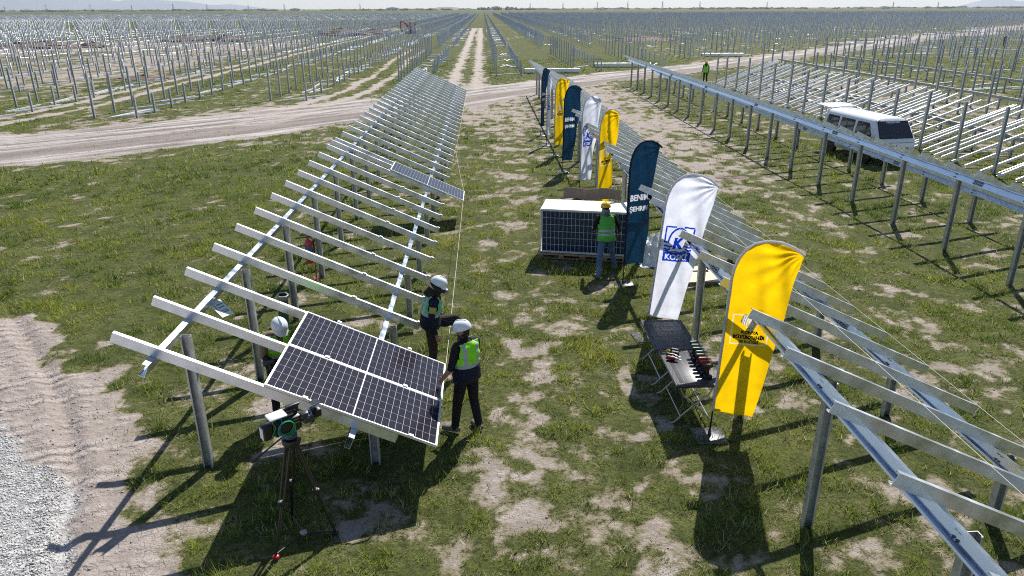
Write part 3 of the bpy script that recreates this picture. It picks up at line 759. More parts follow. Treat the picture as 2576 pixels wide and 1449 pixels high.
for k in range(26): spots.append((random.uniform(21.5, 26.5), random.uniform(34, 62), random.uniform(1.2, 1.9)))
spots.sort(key=lambda c: math.hypot(c[0], c[1]))
for x, y, a in spots[:240]:
    o = put('loose_profile', loose_me, None, (x, y, .004), (0, 0, a))
    side = 'left of the central track' if x < -10 else ('between the rows at the central track' if x < 7 else 'right of the central track')
    tag(o, 'loose white galvanized beam lying on the ground %s' % side, 'steel profile', 'loose beams lying %s' % side)
V, F_ = [], []
for n_, (x, y, a) in enumerate(spots[240:]):
    c, s_ = math.cos(a), math.sin(a)
    q = np.array([(sx*PL/2*c-sy*.06*s_+x, sx*PL/2*s_+sy*.06*c+y, z_) for z_ in (0, .09) for sx, sy in ((-1, -1), (1, -1), (1, 1), (-1, 1))])
    V.append(q); F_.append(np.array([(0, 1, 5, 4), (1, 2, 6, 5), (2, 3, 7, 6), (3, 0, 4, 7), (4, 5, 6, 7)])+8*n_)
if V: tag(put('distant_loose_profiles', big_mesh('distant_loose_profiles', np.concatenate(V), np.concatenate(F_), m_loose)), 'many white beams scattered over the far field', 'steel profiles', kind='stuff')

# stacked bundles of beams
bun_me = MB().extrude(csec(.16, .085, .006, .03), (-2.7, -.08, .085), (2.7, -.08, .085), (0, 1, 0), (0, 0, 1)).mesh('beam', m_galv)
strap_me = MB().box((0, 0, .19), (.03, .87, .40)).mesh('strap', m_black)
def bundle(x, y, a, label, rows=4, cols=5, L=1.0):
    o = empty('profile_bundle', (x, y, 0), a); tag(o, label, 'profile bundle', 'strapped bundles of steel beams')
    for r_ in range(rows):
        for c in range(cols):
            q = put('beam', bun_me, o, (random.uniform(-.03, .03), (c-(cols-1)/2)*.172, .07+r_*.089)); q.scale = (L, 1, 1)
    for sx in (-1.9, 1.9):
        MB().box((sx*L, 0, .035), (.09, .95, .07)).build('bearer', m_wood, o)
        MB().box((sx*L, 0, .072+rows*.089), (.03, cols*.172+.02, .006)).build('strap', m_black, o)
    return o
bundle(6.7, 73.9, -.02, 'strapped bundle of steel beams beside the dirt road at the centre')
bundle(14.6, 80.9, -.02, 'strapped bundle of steel beams behind the far end of the edge on rack')
bundle(31.0, 97.5, -.02, 'strapped bundle of steel beams behind the person in the far green vest')
for k, (x, y, L) in enumerate(((60, 126.5, .9), (65.2, 129.5, .8), (73.5, 141.8, 1.0), (83.2, 150.7, .9), (101, 169.5, .6), (110, 178, 1.0), (121, 188, 1.0), (140, 214, 1), (47, 175, .8))):
    bundle(x, y, random.uniform(-.05, .05), ('strapped beam bundle beside the upper right dirt road, %s along it' % ('nearest', 'second', 'third', 'fourth', 'fifth', 'sixth', 'seventh', 'eighth')[k]) if k < 8 else 'lone far beam bundle among posts above the parked van', 3, 4, L)

# soil heaps
m_heap = mat('heap_soil', (.17, .125, .10), .95, noise=.35, nscale=2.5, bump=.8, bscale=4)
def heap(x, y, w, h, label):
    V, F_ = [], []; n = 14; m_ = 7
    for j in range(m_):
        t = j/(m_-1); r_ = w*(1-t)**.75; z = h*(t**.8)
        for i in range(n):
            a = 2*math.pi*i/n; q = r_*(.8+.4*random.random()); V.append((q*math.cos(a)*1.6, q*math.sin(a), z*(.75+.5*random.random())-.05))
    for j in range(m_-1):
        for i in range(n): F_.append((j*n+i, j*n+(i+1) % n, (j+1)*n+(i+1) % n, (j+1)*n+i))
    F_.append(tuple((m_-1)*n+i for i in range(n)))
    o = MB().add(V, F_).build('soil_heap', m_heap, None, False, (x, y, 0)); return tag(o, label, 'soil heap', 'dug soil heaps in the field')
for x, y, w, h, lb in ((-73, 129.5, 4.2, 1.1, 'widest dark heap of dug soil among the posts at the far left'), (-78, 131, 3.0, .9, 'dark heap of dug soil touching the left edge of the picture'), (-66, 131, 2.2, .9, 'smallest dark heap of dug soil among the posts at the far left'), (-31.5, 71, 2.0, .35, 'low ridge of dug soil between the wheel ruts at the left'), (-59, 153, 4, 1.2, 'dark heap of dug soil midway between left edge and excavator'), (-51, 153, 3.6, 1.2, 'second dark heap of dug soil from the left before the excavator'), (-34, 184, 5, 1.5, 'dark heap of dug soil just left of the orange excavator'), (-27, 190, 4, 1.2, 'dark heap of dug soil nearest the orange excavator'), (31, 150, 5, .7, 'low dark spread of dug soil right of the central track'), (9.2, 26.5, .55, .10, 'small dark pile of wet soil between the two right hand racks')):
    heap(x, y, w, h, lb)

# ================================================================== HAZE
hz = MB().box((0, 8550, 300), (36400, 18300, 620)).build('haze', [])
hm = bpy.data.materials.new('haze_air'); hm.use_nodes = True; hn = hm.node_tree; hn.nodes.clear()
ho = hn.nodes.new('ShaderNodeOutputMaterial'); hv = hn.nodes.new('ShaderNodeVolumePrincipled')
hv.inputs['Color'].default_value = (.80, .87, .96, 1); hv.inputs['Density'].default_value = .000075; hv.inputs['Anisotropy'].default_value = .2
hn.links.new(hv.outputs[0], ho.inputs['Volume']); hz.data.materials.append(hm)
tag(hz, 'pale blue haze lying over the far plain', 'haze', kind='stuff')

# ================================================================== SOLAR PANELS
PLN, PWD, PTH = 2.278, 1.134, .035
def cell_grid(o, cw, ch, nx_, ny_, x0, y0, gx, gy, m, z):
    me = MB().box((cw/2, ch/2, 0), (cw, ch, .0016)).mesh('cell', m)
    for i in range(nx_):
        for j in range(ny_): put('cell', me, o, (x0+i*(cw+gx), y0+j*(ch+gy), z))
def panel(label, cellm, gx=.0034, gy=.0062, halfgap=.018, ribbons=True):
    o = empty('solar_panel'); tag(o, label, 'solar panel', 'solar panels')
    w = .016
    f = MB()
    f.box((PLN/2, w/2, PTH/2), (PLN, w, PTH)); f.box((PLN/2, PWD-w/2, PTH/2), (PLN, w, PTH))
    f.box((w/2, PWD/2, PTH/2), (w, PWD-2*w-.0004, PTH-.0008)); f.box((PLN-w/2, PWD/2, PTH/2), (w, PWD-2*w-.0004, PTH-.0008))
    f.build('frame', m_alu, o)
    b = MB().box((PLN/2, PWD/2, PTH-.008), (PLN-2*w, PWD-2*w, .006)).build('backsheet', m_back, o)
    marg = .012; L = PLN-2*w-2*marg-halfgap; cw = (L-22*gx)/24; ch = (PWD-2*w-2*marg-5*gy)/6
    for h in (0, 1):
        cell_grid(b, cw, ch, 12, 6, w+marg+h*(12*cw+11*gx+halfgap), w+marg, gx, gy, cellm, PTH-.0042)
    return o
def on_rack(o, u0, y):
    P = Vector((LX, y, ZL))+dv*u0+nv*.004
    M_ = Matrix((dv, Vector((0, 1, 0)), nv)).transposed().to_4x4(); M_.translation = P
    o.matrix_world = M_
pA = panel('front solar panel on the left rack, its lower corner nearest the television camera', m_cell); on_rack(pA, 1.835, LY+.012)
pB = panel('second solar panel on the left rack, in front of the person stepping up', m_cell); on_rack(pB, 1.838, LY+1.155+.008)
pC = panel('lone solar panel further back on the left rack, reflecting the sky', m_cell); on_rack(pC, 1.858, LY+11.03*1.155)
for k, u in ((0, 2.35), (0, 3.75), (1, 2.4), (1, 3.55), (2, 2.35), (2, 3.5)):
    put('clamp', clamp_me, rackL, Vector((0, k*1.155+.02, ZL))+dv*u+nv*.036, (0, SL, 0))

# ------------------------------------------------------------------ stack of panels on a pallet
ST = Vector((1.36, 17.47, 0)); sang = math.atan2(16.99-17.45, 3.39-1.36)
so = empty('panel_stack', ST, sang); tag(so, 'pallet load of upright solar panels behind the person in jeans', 'panel stack')
NP = 27
fr = MB()
for (cx_, cz_, dx_, dz_) in ((PLN/2-.06, .015, PLN-.1, .03), (PLN/2-.06, PWD-.015, PLN-.1, .03), (-.045+.035, PWD/2, .03, PWD-.061), (PLN-.16+.035, PWD/2, .03, PWD-.061)):
    fr.box((cx_, .0165, cz_), (dx_, .033, dz_))
fr_me = fr.mesh('panel_frame', m_alu)
bk_me = MB().box((PLN/2-.06, .014, PWD/2), (PLN-.17, .006, PWD-.062)).mesh('backsheet', m_back)
PLS = PLN-.1
for k in range(NP):
    q = put('panel_frame', fr_me, so, (random.uniform(-.004, .004), k*.0365, .165+random.uniform(-.003, .003)))
    if k == 0:
        bs = put('backsheet', bk_me, q)
        cw, ch = (PLS-.1)/20-.009, (PWD-.10)/6-.009
        cme = MB().box((cw/2, 0, ch/2), (cw, .0016, ch)).mesh('cell', m_cell2)
        for i in range(20):
            for j in range(6): put('cell', cme, q, (.045+i*(cw+.009), .0102, .05+j*(ch+.009)))
pal = empty('wooden_pallet', ST, sang); tag(pal, 'wooden pallet under the upright solar panels', 'pallet')
for yy in (.04, .50, .96): MB().box((1.07, yy, .018), (2.30, .10, .022)).build('runner', m_wood, pal)
for xx in (.0, .52, 1.07, 1.62, 2.14):
    for yy in (.04, .50, .96): MB().box((xx, yy, .075), (.14, .10, .09)).build('block', m_wood, pal)
for k in range(7): MB().box((1.07, -.02+k*.172, .135), (2.30, .12, .024)).build('plank', m_wood, pal)
lt = empty('gauge_rod', ST+Vector((1.07, -.30, 0)), sang+.02); tag(lt, 'slim white rod with blue cross grips leaning on the upright panels', 'rod')
Tl = Matrix.Translation((0, .10, .17)) @ Matrix.Rotation(R(-8), 4, 'X')
MB().tube([(0, 0, .0), (0, 0, 1.08)], .012, 8, T=Tl).build('rod', m_white, lt)
for zz in (.20, .58, .95): MB().tube([(0, 0, zz-.04), (0, 0, zz+.04)], .018, 8, T=Tl).build('grip', m_black, lt)
for zz in (.02, 1.06): MB().box((0, 0, zz), (.22, .03, .03), T=Tl).build('cross_grip', m_blue, lt)
# cardboard leaning behind it, sheets and film beneath the rack
cb = MB(); n = 12
V = [(i/n*1.5, .08*math.sin(i*.9)*.3+j*.13, j*.26+.02*math.sin(i*.8+j)) for j in (0, 1) for i in range(n+1)]
V += [(x, y+.012, z) for x, y, z in V]
F_ = []
m1 = n+1
for i in range(n): F_ += [(i, i+1, m1+i+1, m1+i), (2*m1+i, 3*m1+i, 3*m1+i+1, 2*m1+i+1), (m1+i, m1+i+1, 3*m1+i+1, 3*m1+i), (i, 2*m1+i, 2*m1+i+1, i+1)]
F_ += [(0, m1, 3*m1, 2*m1), (n, 2*m1+n, 3*m1+n, m1+n)]
tag(cb.add(V, F_).build('cardboard_strip', m_card, None, False, (2.05, 18.72, 1.235), (0, 0, sang+.05)), 'brown cardboard strip lying behind the top of the upright panels', 'cardboard')
MBc = MB().box((0, 0, .45), (1.5, .5, .9))
for k, (x, y, z, w, d, a) in enumerate(((4.98, 15.75, .06, .95, .75, .10), (4.85, 16.35, .09, .95, .60, -.08))):
    q = empty('cardboard_sheets', (x, y, 0), a); tag(q, ('pale flattened cardboard sheets on the grass under the right rack, nearer stack', 'pale flattened cardboard sheets beside the crumpled film under the right rack')[k], 'cardboard')
    for j in range(4): MB().box((random.uniform(-.02, .02), random.uniform(-.02, .02), .012+j*.022), (w-j*.01, d, .016)).build('sheet', m_card2 if j == 3 else m_card, q, rot=(0, 0, random.uniform(-.03, .03)))
V, F_ = [], []; n = 30
for j in range(n):
    for i in range(n):
        u, v = i/(n-1)*2-1, j/(n-1)*2-1; r_ = math.hypot(u, v)
        h = max(0, 1-r_**2)**.5*.55 if r_ < 1 else 0
        fx = float(fbm(np.array([u*3.]), np.array([v*3.+7]), .5, 3, 8)[0])
        V.append((u*.62*(1+.2*(fx-.5)), v*.75, h*(.35+1.2*fx)+.01))
for j in range(n-1):
    for i in range(n-1): F_.append((j*n+i, j*n+i+1, (j+1)*n+i+1, (j+1)*n+i))
tag(MB().add(V, F_).build('plastic_film', m_film, None, False, (4.42, 17.35, 0)), 'crumpled heap of clear plastic wrap behind the white flag', 'plastic wrap')
ys_ = MB(); ys_.box((0, 0, .01), (.62, .34, .012)); ys_.box((.0, .165, .06), (.60, .012, .10))
tag(ys_.build('yellow_tray', m_fyel, None, False, (5.75, 15.35, 0.0), (0, 0, .5)), 'small yellow tray on the grass behind the nearest flag', 'tray')

# ------------------------------------------------------------------ fire extinguisher, pipe, hanging tag
fe = empty('fire_extinguisher', (-4.13, 16.12, 0)); tag(fe, 'red fire extinguisher on a thin red stand by a left rack post', 'fire extinguisher')
MB().lathe([(.005, .42), (.075, .43), (.085, .46), (.085, .90), (.07, .97), (.035, 1.01), (.03, 1.04)], n=16).build('cylinder', m_red, fe, 'auto')
MB().lathe([(.0865, .62), (.0868, .63), (.0868, .82), (.0865, .83)], n=16).build('label_band', m_blue, fe, 'auto')
v_ = MB(); v_.box((0, 0, 1.065), (.04, .03, .05)); v_.box((.04, 0, 1.085), (.10, .022, .014)); v_.box((.05, 0, 1.115), (.11, .022, .012), T=Matrix.Rotation(R(-6), 4, 'Y'))
v_.build('valve', m_black, fe)
MB().tube([(.03, 0, 1.06), (.11, .02, 1.0), (.125, .02, .8), (.11, 0, .55)], .011, 6).build('hose', m_black, fe, 'auto')
MB().tube([(.10, .03, 0), (.10, .03, .98)], .012, 6).build('stand', m_red, fe)
MB().box((.10, .03, .01), (.22, .22, .014)).build('stand_base', m_red, fe)
gp = empty('green_pipe', (-4.08, 13.35, 0)); tag(gp, 'dark green pipe standing open ended beside a left rack post', 'pipe')
gp.rotation_euler = (R(4), R(5), 0)
MB().lathe([(.10, -.02), (.10, .70), (.105, .70), (.105, .74), (.082, .74), (.082, .1), (.0, .1)], n=20).build('tube', m_green, gp, 'auto')
MB().lathe([(.107, .66), (.112, .67), (.112, .752), (.095, .756), (.083, .752), (.083, .60)], n=20).build('collar', m_tleg, gp, 'auto')
tg = empty('hanging_tag', (-4.06, 10.10, 1.90)); tag(tg, 'white paper tag with green print hanging from the left rack rail', 'tag')
Tt = Matrix.Rotation(R(-35), 4, 'Z') @ Matrix.Rotation(R(28), 4, 'Y')
MB().box((.15, 0, 0), (.34, .20, .003), T=Tt).build('paper', m_paper, tg)
for k, (x, w) in enumerate(((.07, .02), (.13, .02), (.20, .016), (.235, .016))): MB().box((x, .02, .0025), (w, .10, .001), T=Tt).build('print_mark', m_pgreen, tg)
MB().box((.2175, .062, .0025), (.052, .016, .001), T=Tt).build('print_mark', m_pgreen, tg); MB().box((.15, -.06, .0025), (.24, .006, .001), T=Tt).build('print_line', m_black, tg)

# ------------------------------------------------------------------ strings
def string(pts, label, r_=.0035):
    o = MB().tube(pts, r_, 5).build('guide_string', m_string); return tag(o, label, 'string')
def sag(a, b, s_=.03, n=8):
    a, b = Vector(a), Vector(b); return [a.lerp(b, i/n)+Vector((0, 0, -s_*4*(i/n)*(1-i/n))) for i in range(n+1)]
string(sag((-.675, LY+1.155*2-.01, .745), (-.675, LY+11.05*1.155, .745), .02), 'white string stretched between the corners of the left rack panels')
string(sag((-.68, LY+12.0*1.155, .745), (-1.13, LY+17*1.155, .935), .10)+sag((-1.13, LY+17*1.155, .935), (-1.13, LY+35*1.155, .935), .02), 'white string running along the far beam ends of the left rack')
string(sag((6.60, 2.6, .93), (6.60, 33, .93), .01, 14), 'white string along the lower beam ends of the right rack')
string(sag((4.95, 3.0, 1.72), (4.95, 33, 1.72), .01, 14), 'white string across the middle of the right rack beams')

# ================================================================== FEATHER FLAGS
def text_tris(body, size, bold=0.0, shear=0.0, cuts=0):
    """returns verts [(x,y)], faces of a text centred on x, baseline at 0"""
    cu = bpy.data.curves.new('txt', 'FONT'); cu.body = body; cu.size = size; cu.align_x = 'CENTER'; cu.offset = bold; cu.shear = shear; cu.resolution_u = 2
    cu.fill_mode = 'FRONT' if hasattr(cu, 'fill_mode') else cu.fill_mode
    ob = bpy.data.objects.new('txt', cu); COL.objects.link(ob)
    dg = bpy.context.evaluated_depsgraph_get(); ev = ob.evaluated_get(dg); me = bpy.data.meshes.new_from_object(ev)
    bm = bmesh.new(); bm.from_mesh(me); bmesh.ops.remove_doubles(bm, verts=bm.verts[:], dist=1e-5)
    bmesh.ops.triangulate(bm, faces=bm.faces[:])
    if cuts: bmesh.ops.subdivide_edges(bm, edges=bm.edges[:], cuts=cuts)
    bmesh.ops.triangulate(bm, faces=bm.faces[:])
    vs = [(v.co.x, v.co.y) for v in bm.verts]; bm.verts.index_update(); fs = [tuple(v.index for v in f.verts) for f in bm.faces]
    bm.free(); bpy.data.objects.remove(ob); bpy.data.curves.remove(cu); bpy.data.meshes.remove(me)
    return vs, fs
def quad_grid(x0, z0, x1, z1, nx_=6, nz_=4):
    vs = [(x0+(x1-x0)*i/nx_, z0+(z1-z0)*j/nz_) for j in range(nz_+1) for i in range(nx_+1)]
    fs = [(j*(nx_+1)+i, j*(nx_+1)+i+1, (j+1)*(nx_+1)+i+1, (j+1)*(nx_+1)+i) for j in range(nz_) for i in range(nx_)]
    return vs, fs
def strip(pts, w):
    """ribbon of width w along an (x,z) polyline"""
    vs = []; fs = []
    for i, p in enumerate(pts):
        a = pts[max(i-1, 0)]; b = pts[min(i+1, len(pts)-1)]; dx, dz = b[0]-a[0], b[1]-a[1]; L = math.hypot(dx, dz) or 1
        nx_, nz_ = -dz/L*w/2, dx/L*w/2
        vs += [(p[0]+nx_, p[1]+nz_), (p[0]-nx_, p[1]-nz_)]
    for i in range(len(pts)-1): fs.append((2*i, 2*i+1, 2*i+3, 2*i+2))
    return vs, fs
def fan(poly): return list(poly), [tuple(range(len(poly)))]
def dens(pts, n=6):
    out = []
    for a, b in zip(pts[:-1], pts[1:]):
        for k in range(n): out.append((a[0]+(b[0]-a[0])*k/n, a[1]+(b[1]-a[1])*k/n))
    return out+[pts[-1]]
BOT_W, TIP = .56, (.90, 2.90); ZB, ZA = .44, 2.52
arc_pts = [(0, ZA), (.015, 2.66), (.055, 2.80), (.13, 2.93), (.25, 3.03), (.40, 3.07), (.58, 3.06), (.75, 3.00), (.90, 2.90)]
def arc(u):
    f = u*(len(arc_pts)-1); i = min(int(f), len(arc_pts)-2); t = f-i
    return (arc_pts[i][0]*(1-t)+arc_pts[i+1][0]*t, arc_pts[i][1]*(1-t)+arc_pts[i+1][1]*t)
def flag_uv(u, v):
    tx, tz = arc(u); bx, bz = u*BOT_W, ZB-.05*u
    lx, lz = 0, ZB+v*(ZA-ZB); rx, rz = BOT_W+v*(TIP[0]-BOT_W), ZB-.05+v*(TIP[1]-ZB+.05)
    c00, c10, c01, c11 = (0, ZB), (BOT_W, ZB-.05), (0, ZA), TIP
    x = (1-v)*bx+v*tx+(1-u)*lx+u*rx-((1-u)*(1-v)*c00[0]+u*(1-v)*c10[0]+(1-u)*v*c01[0]+u*v*c11[0])
    z = (1-v)*bz+v*tz+(1-u)*lz+u*rz-((1-u)*(1-v)*c00[1]+u*(1-v)*c10[1]+(1-u)*v*c01[1]+u*v*c11[1])
    return x, z
def waver(seed, amp):
    r_ = random.Random(seed); ph = [r_.uniform(0, 6.28) for _ in range(6)]
    def f(x, z):
        u = max(0.0, x)/.7; t = (3.0-z)
        y = amp*u*(math.sin(5.2*x+1.1*z+ph[0])*.9+.55*math.sin(9.5*x-1.7*z+ph[1]))
        y += .022*u*math.sin(17*x+3.2*z+ph[2])*(1+.5*math.sin(z*2+ph[5]))
        # tension creases fanning from the tip
        dx, dz = .90-x, 2.90-z; rr = math.hypot(dx, dz); an = math.atan2(dz, dx)
        y += .022*math.exp(-rr*1.7)*math.sin(an*16+ph[3])*min(1, rr*6)
        y += .03*u*u*t*.35*math.sin(ph[4]+z*1.3)
        return y
    return f
def dye(cx_, cz_, parts, order):
    """material index per cloth face: the print is dyed into the fabric"""
    mi = np.zeros(len(cx_), np.int32)
    for nm_, (vs, fs), m_, off in parts:
        P = np.array(vs); k_ = order.index(m_)
        bb = (cx_ > P[:, 0].min()) & (cx_ < P[:, 0].max()) & (cz_ > P[:, 1].min()) & (cz_ < P[:, 1].max())
        ids = np.nonzero(bb)[0]
        if not len(ids): continue
        X_, Z_ = cx_[ids], cz_[ids]; hit = np.zeros(len(ids), bool)
        for f in fs:
            q = P[list(f)]
            sub = (X_ >= q[:, 0].min()) & (X_ <= q[:, 0].max()) & (Z_ >= q[:, 1].min()) & (Z_ <= q[:, 1].max())
            if not sub.any(): continue
            ins = np.zeros(len(ids), bool)
            for i in range(len(q)):
                (x0, z0), (x1, z1) = q[i], q[(i+1) % len(q)]
                if z0 == z1: continue
                c = ((z0 > Z_) != (z1 > Z_)) & (X_ < (x1-x0)*(Z_-z0)/(z1-z0)+x0); ins ^= c
            hit |= ins & sub
        mi[ids[hit]] = k_
    return mi
m_printw = cloth('white_print', (.88, .88, .90), .8); m_printb = cloth('blue_logo_print', (.055, .19, .72), .75); m_printd = cloth('dark_print', (.06, .028, .035), .5); m_printg = cloth('grey_print', (.60, .58, .58), .7)
def tr(g, x, z, s_=1.0, slope=0.0):
    vs, fs = g; return [(x+a*s_, z+b*s_+slope*a*s_) for a, b in vs], fs
# double headed bird crest, simplified strokes around (0,0), about .24 wide
def crest():
    P = []
    bird_w = [(.0, .075), (.028, .06), (.034, .02), (.03, -.03), (.0, -.05), (-.03, -.03), (-.034, .02), (-.028, .06)]
    P.append(('crest_body', fan(bird_w), m_printw))
    for s_ in (-1, 1):
        head = [(s_*.004, .065), (s_*.012, .10), (s_*.03, .115), (s_*.048, .105), (s_*.062, .098), (s_*.048, .092), (s_*.034, .085), (s_*.03, .06)]
        P.append(('crest_head', fan(head), m_printw)); P.append(('crest_beak', fan([(s_*.048, .105), (s_*.066, .098), (s_*.050, .091)]), m_printd))
        for k in range(6):
            t = k/5; x0 = s_*(.040+.055*t); top = .065+.035*math.sin(t*2.4)
            P.append(('crest_feather', strip(dens([(x0, top), (x0+s_*.016, .02-.01*t), (x0+s_*.020, -.045+.028*t)], 2), .0125), m_printw if k % 2 == 0 else m_printg))
        P.append(('crest_leg', strip([(s_*.016, -.04), (s_*.034, -.066), (s_*.06, -.064)], .010), m_printw))
        P.append(('crest_outline', strip([(s_*.038, .085), (s_*.075, .108), (s_*.105, .085), (s_*.122, .02), (s_*.125, -.02)], .005), m_printd))
    for k in range(5):
        a = (k-2)*.30; P.append(('crest_tail', strip([(math.sin(a)*.015, -.05), (math.sin(a)*.06, -.05-math.cos(a)*.062)], .013), m_printw if k % 2 == 0 else m_printg))
    P.append(('crest_outline', strip([(-.036, -.075), (0, -.062), (.036, -.075)], .005), m_printd))
    return P
T_BENIM, T_SEHRIM = text_tris('BENiM', .185, .007), text_tris('ŞEHRiM', .185, .007)
T_K, T_KOSKI = text_tris('K', .40, .022, .10), text_tris('KOSKİ', .135, .004)
T_KONYA, T_BUYUK, T_BELED = text_tris('KONYA', .085, .0045), text_tris('BÜYÜKŞEHİR', .105, .006), text_tris('BELEDİYESİ', .064, .003)
def fitw(g, w):
    xs_ = [p[0] for p in g[0]]; s_ = w/(max(xs_)-min(xs_)); mid = (max(xs_)+min(xs_))/2
    return [((x-mid)*s_, y*s_) for x, y in g[0]], g[1]
def sine(x0, x1, z, a, n=16, cyc=2.5): return [(x0+(x1-x0)*i/n, z+a*math.sin(cyc*2*math.pi*i/n)) for i in range(n+1)]
def print_parts(kind):
    P = []
    if kind == 'petrol':
        P += [('lettering', tr(fitw(T_BENIM, .50), .31, 1.83), m_printw, .007), ('lettering', tr(fitw(T_SEHRIM, .50), .31, 1.60), m_printw, .007)]
    elif kind == 'white':
        cx_, z0 = .345, 1.51
        P += [('logo_bar', tr(quad_grid(-.255, 0, .255, .165, 12, 4), cx_, z0), m_printb, .006), ('lettering', tr(fitw(T_KOSKI, .42), cx_, z0+.030), m_printw, .010)]
        for k in range(2):
            zz = z0+.215+k*.055
            for a, b in ((-.255, -.105 if k else -.14), (.105 if k else .14, .255)): P.append(('logo_wave', tr(strip(sine(a, b, 0, .010, 12, 1.2), .030), cx_, zz), m_printb, .006))
        P.append(('logo_wave', tr(strip(sine(-.255, .255, 0, .010, 24, 3), .022), cx_, z0+.175), m_printb, .006))
        P.append(('logo_letter', tr(fitw(T_K, .20), cx_, z0+.245), m_printb, .007))
        for s_ in (-1, 1):
            P.append(('logo_frame', tr(strip(dens([(s_*.255, .335), (s_*.255, .625), (s_*.075, .625)], 5), .028), cx_, z0), m_printb, .006))
            archp = [(s_*(.185*math.cos(t)+.0), .335+.27*math.sin(t)) for t in [i*math.pi/2/10 for i in range(11)]]
            P.append(('logo_arch', tr(strip(archp, .030), cx_, z0), m_printb, .0065)); P.append(('logo_frame', tr(strip([(s_*.17, .345), (s_*.255, .345)], .026), cx_, z0), m_printb, .0062))
    else:
        cx_, z0 = .345, 1.55
        fr_ = [('frame_line', strip(dens([(-.25, 0), (-.25, .44), (-.06, .44)], 8), .015)), ('frame_line', strip(dens([(.06, .44), (.25, .44), (.25, 0), (-.25, 0)], 8), .015)), ('frame_line', strip(dens([(-.07, .44), (.07, .44)], 4), .015))]
        for nm_, g in fr_: P.append((nm_, tr(g, cx_, z0), m_printw, .006))
        P += [('lettering', tr(fitw(T_KONYA, .23), cx_, z0+.165), m_printd, .007), ('lettering', tr(fitw(T_BUYUK, .44), cx_, z0+.085), m_printd, .007), ('lettering', tr(fitw(T_BELED, .27), cx_, z0+.025), m_printd, .007)]
        for nm_, g, m_ in crest(): P.append((nm_, tr(g, cx_, z0+.335, 1.12), m_, .009 if m_ is m_printd else .007))
    return P
hem_of = {'petrol': m_navy, 'white': m_hem, 'yellow': m_hem}
cloth_of = {'petrol': m_fblue, 'white': m_fwhite, 'yellow': m_fyel}
m_basep = mat('flag_base_plate', (.10, .10, .11), .38, .35, noise=.3, nscale=14, rvar=.12)
def flag(x, y, kind, rz, lean, label, seed, sx=1.0, base_rz=0.0, amp=.035):
    o = empty('feather_flag', (x, y, 0), 0); tag(o, label, 'flag', 'feather flags in a row beside the lane')
    b = MB(); b.box((0, 0, .010), (.46, .44, .016), bev=.006); put('base_plate', b.mesh('base_plate', m_basep, 'auto'), o, None, (0, 0, base_rz))
    sl = MB(); sl.box((0, -.16, .0195), (.09, .026, .003)); put('hand_slot', sl.mesh('hand_slot', m_black), o, None, (0, 0, base_rz))
    MB().lathe([(.03, .016), (.026, .05), (.018, .12)], n=10).build('socket', m_blacksteel, o)
    top = empty('x'); bpy.data.objects.remove(top)
    wave = waver(seed, amp); n, m_ = (110, 300) if y < 17 else (56, 150)
    Tm = Matrix.Rotation(rz, 4, 'Z') @ Matrix.Rotation(lean, 4, 'Y')
    path = [(0, 0, .04), (0, 0, 1.2), (0, 0, ZA)]+[(a, 0, c) for a, c in arc_pts[1:]]
    pole = MB().tube(path, [.013, .012, .010]+[.008]*8, 8).build('pole', m_black, o, 'auto'); pole.matrix_local = Tm
    V = []; 
    for j in range(m_+1):
        for i in range(n+1):
            u, v = i/n, j/m_; x_, z_ = flag_uv(u, v); 
            if j == 0: z_ += .018*math.sin(u*7+seed)*u
            V.append((x_, wave(x_, z_), z_))
    F_ = [(j*(n+1)+i, j*(n+1)+i+1, (j+1)*(n+1)+i+1, (j+1)*(n+1)+i) for j in range(m_) for i in range(n)]
    order = [cloth_of[kind], m_printw, m_printb, m_printd, m_printg]
    Va = np.array(V); Fa = np.array(F_); bme = big_mesh('banner', Va, Fa, order[0])
    for q in order[1:]: bme.materials.append(q)
    cc = Va[Fa].mean(1); bme.polygons.foreach_set('material_index', dye(cc[:, 0], cc[:, 2], print_parts(kind), order)); bme.polygons.foreach_set('use_smooth', np.ones(len(Fa), bool)); bme.update()
    ban = put('banner', bme, o); ban.matrix_local = Tm
    sm = ban.modifiers.new('cloth_thickness', 'SOLIDIFY'); sm.thickness = .003; sm.offset = 1
    hem = MB().tube([(0, 0, ZB), (0, 0, 1.5), (0, 0, ZA)]+[(a, 0, c) for a, c in arc_pts[1:]], .021, 8).build('pole_sleeve', hem_of[kind], o, 'auto'); hem.matrix_local = Tm
    if sx != 1.0:
        for q in (ban, hem, pole): q.scale = (sx, 1, 1)
    return o
FL = [(3.26, 9.13, 'yellow', R(-9), R(1.6), 'nearest yellow feather flag beside the tool table', 1, 0, .030),
      (3.03, 12.6, 'white', R(-2), R(4.6), 'white feather flag with blue logo behind the tool table', 2, .1, .016),
      (3.14, 15.58, 'petrol', R(30), R(.5), 'dark blue feather flag beside the person in jeans', 3, -.06, .060),
      (3.26, 20.87, 'yellow', R(42), R(1.2), 'yellow feather flag behind the pallet of panels', 4, .3, .060),
      (3.20, 24.27, 'white', R(40), R(1.0), 'white feather flag with blue logo between a yellow and a dark blue flag', 5, .1, .05),
      (2.97, 27.78, 'petrol', R(38), R(1.0), 'dark blue feather flag sixth from the camera', 6, .1, .05),
      (2.95, 31.12, 'yellow', R(48), R(1.0), 'yellow feather flag third from the far end', 7, 0, .05),
      (2.83, 33.66, 'white', R(72), R(4.0), 'white feather flag turned edge on, second from the far end', 8, .1, .07),
      (2.78, 36.48, 'petrol', R(68), R(3.5), 'narrow dark blue feather flag at the far end of the row', 9, .1, .07)]
for x, y, k, rz, ln, lb, sd, brz, amp in FL: flag(x, y, k, rz, ln, lb, sd, 1.0, brz, amp).scale = (1, 1, 1.0 if y < 10 else 1.055)

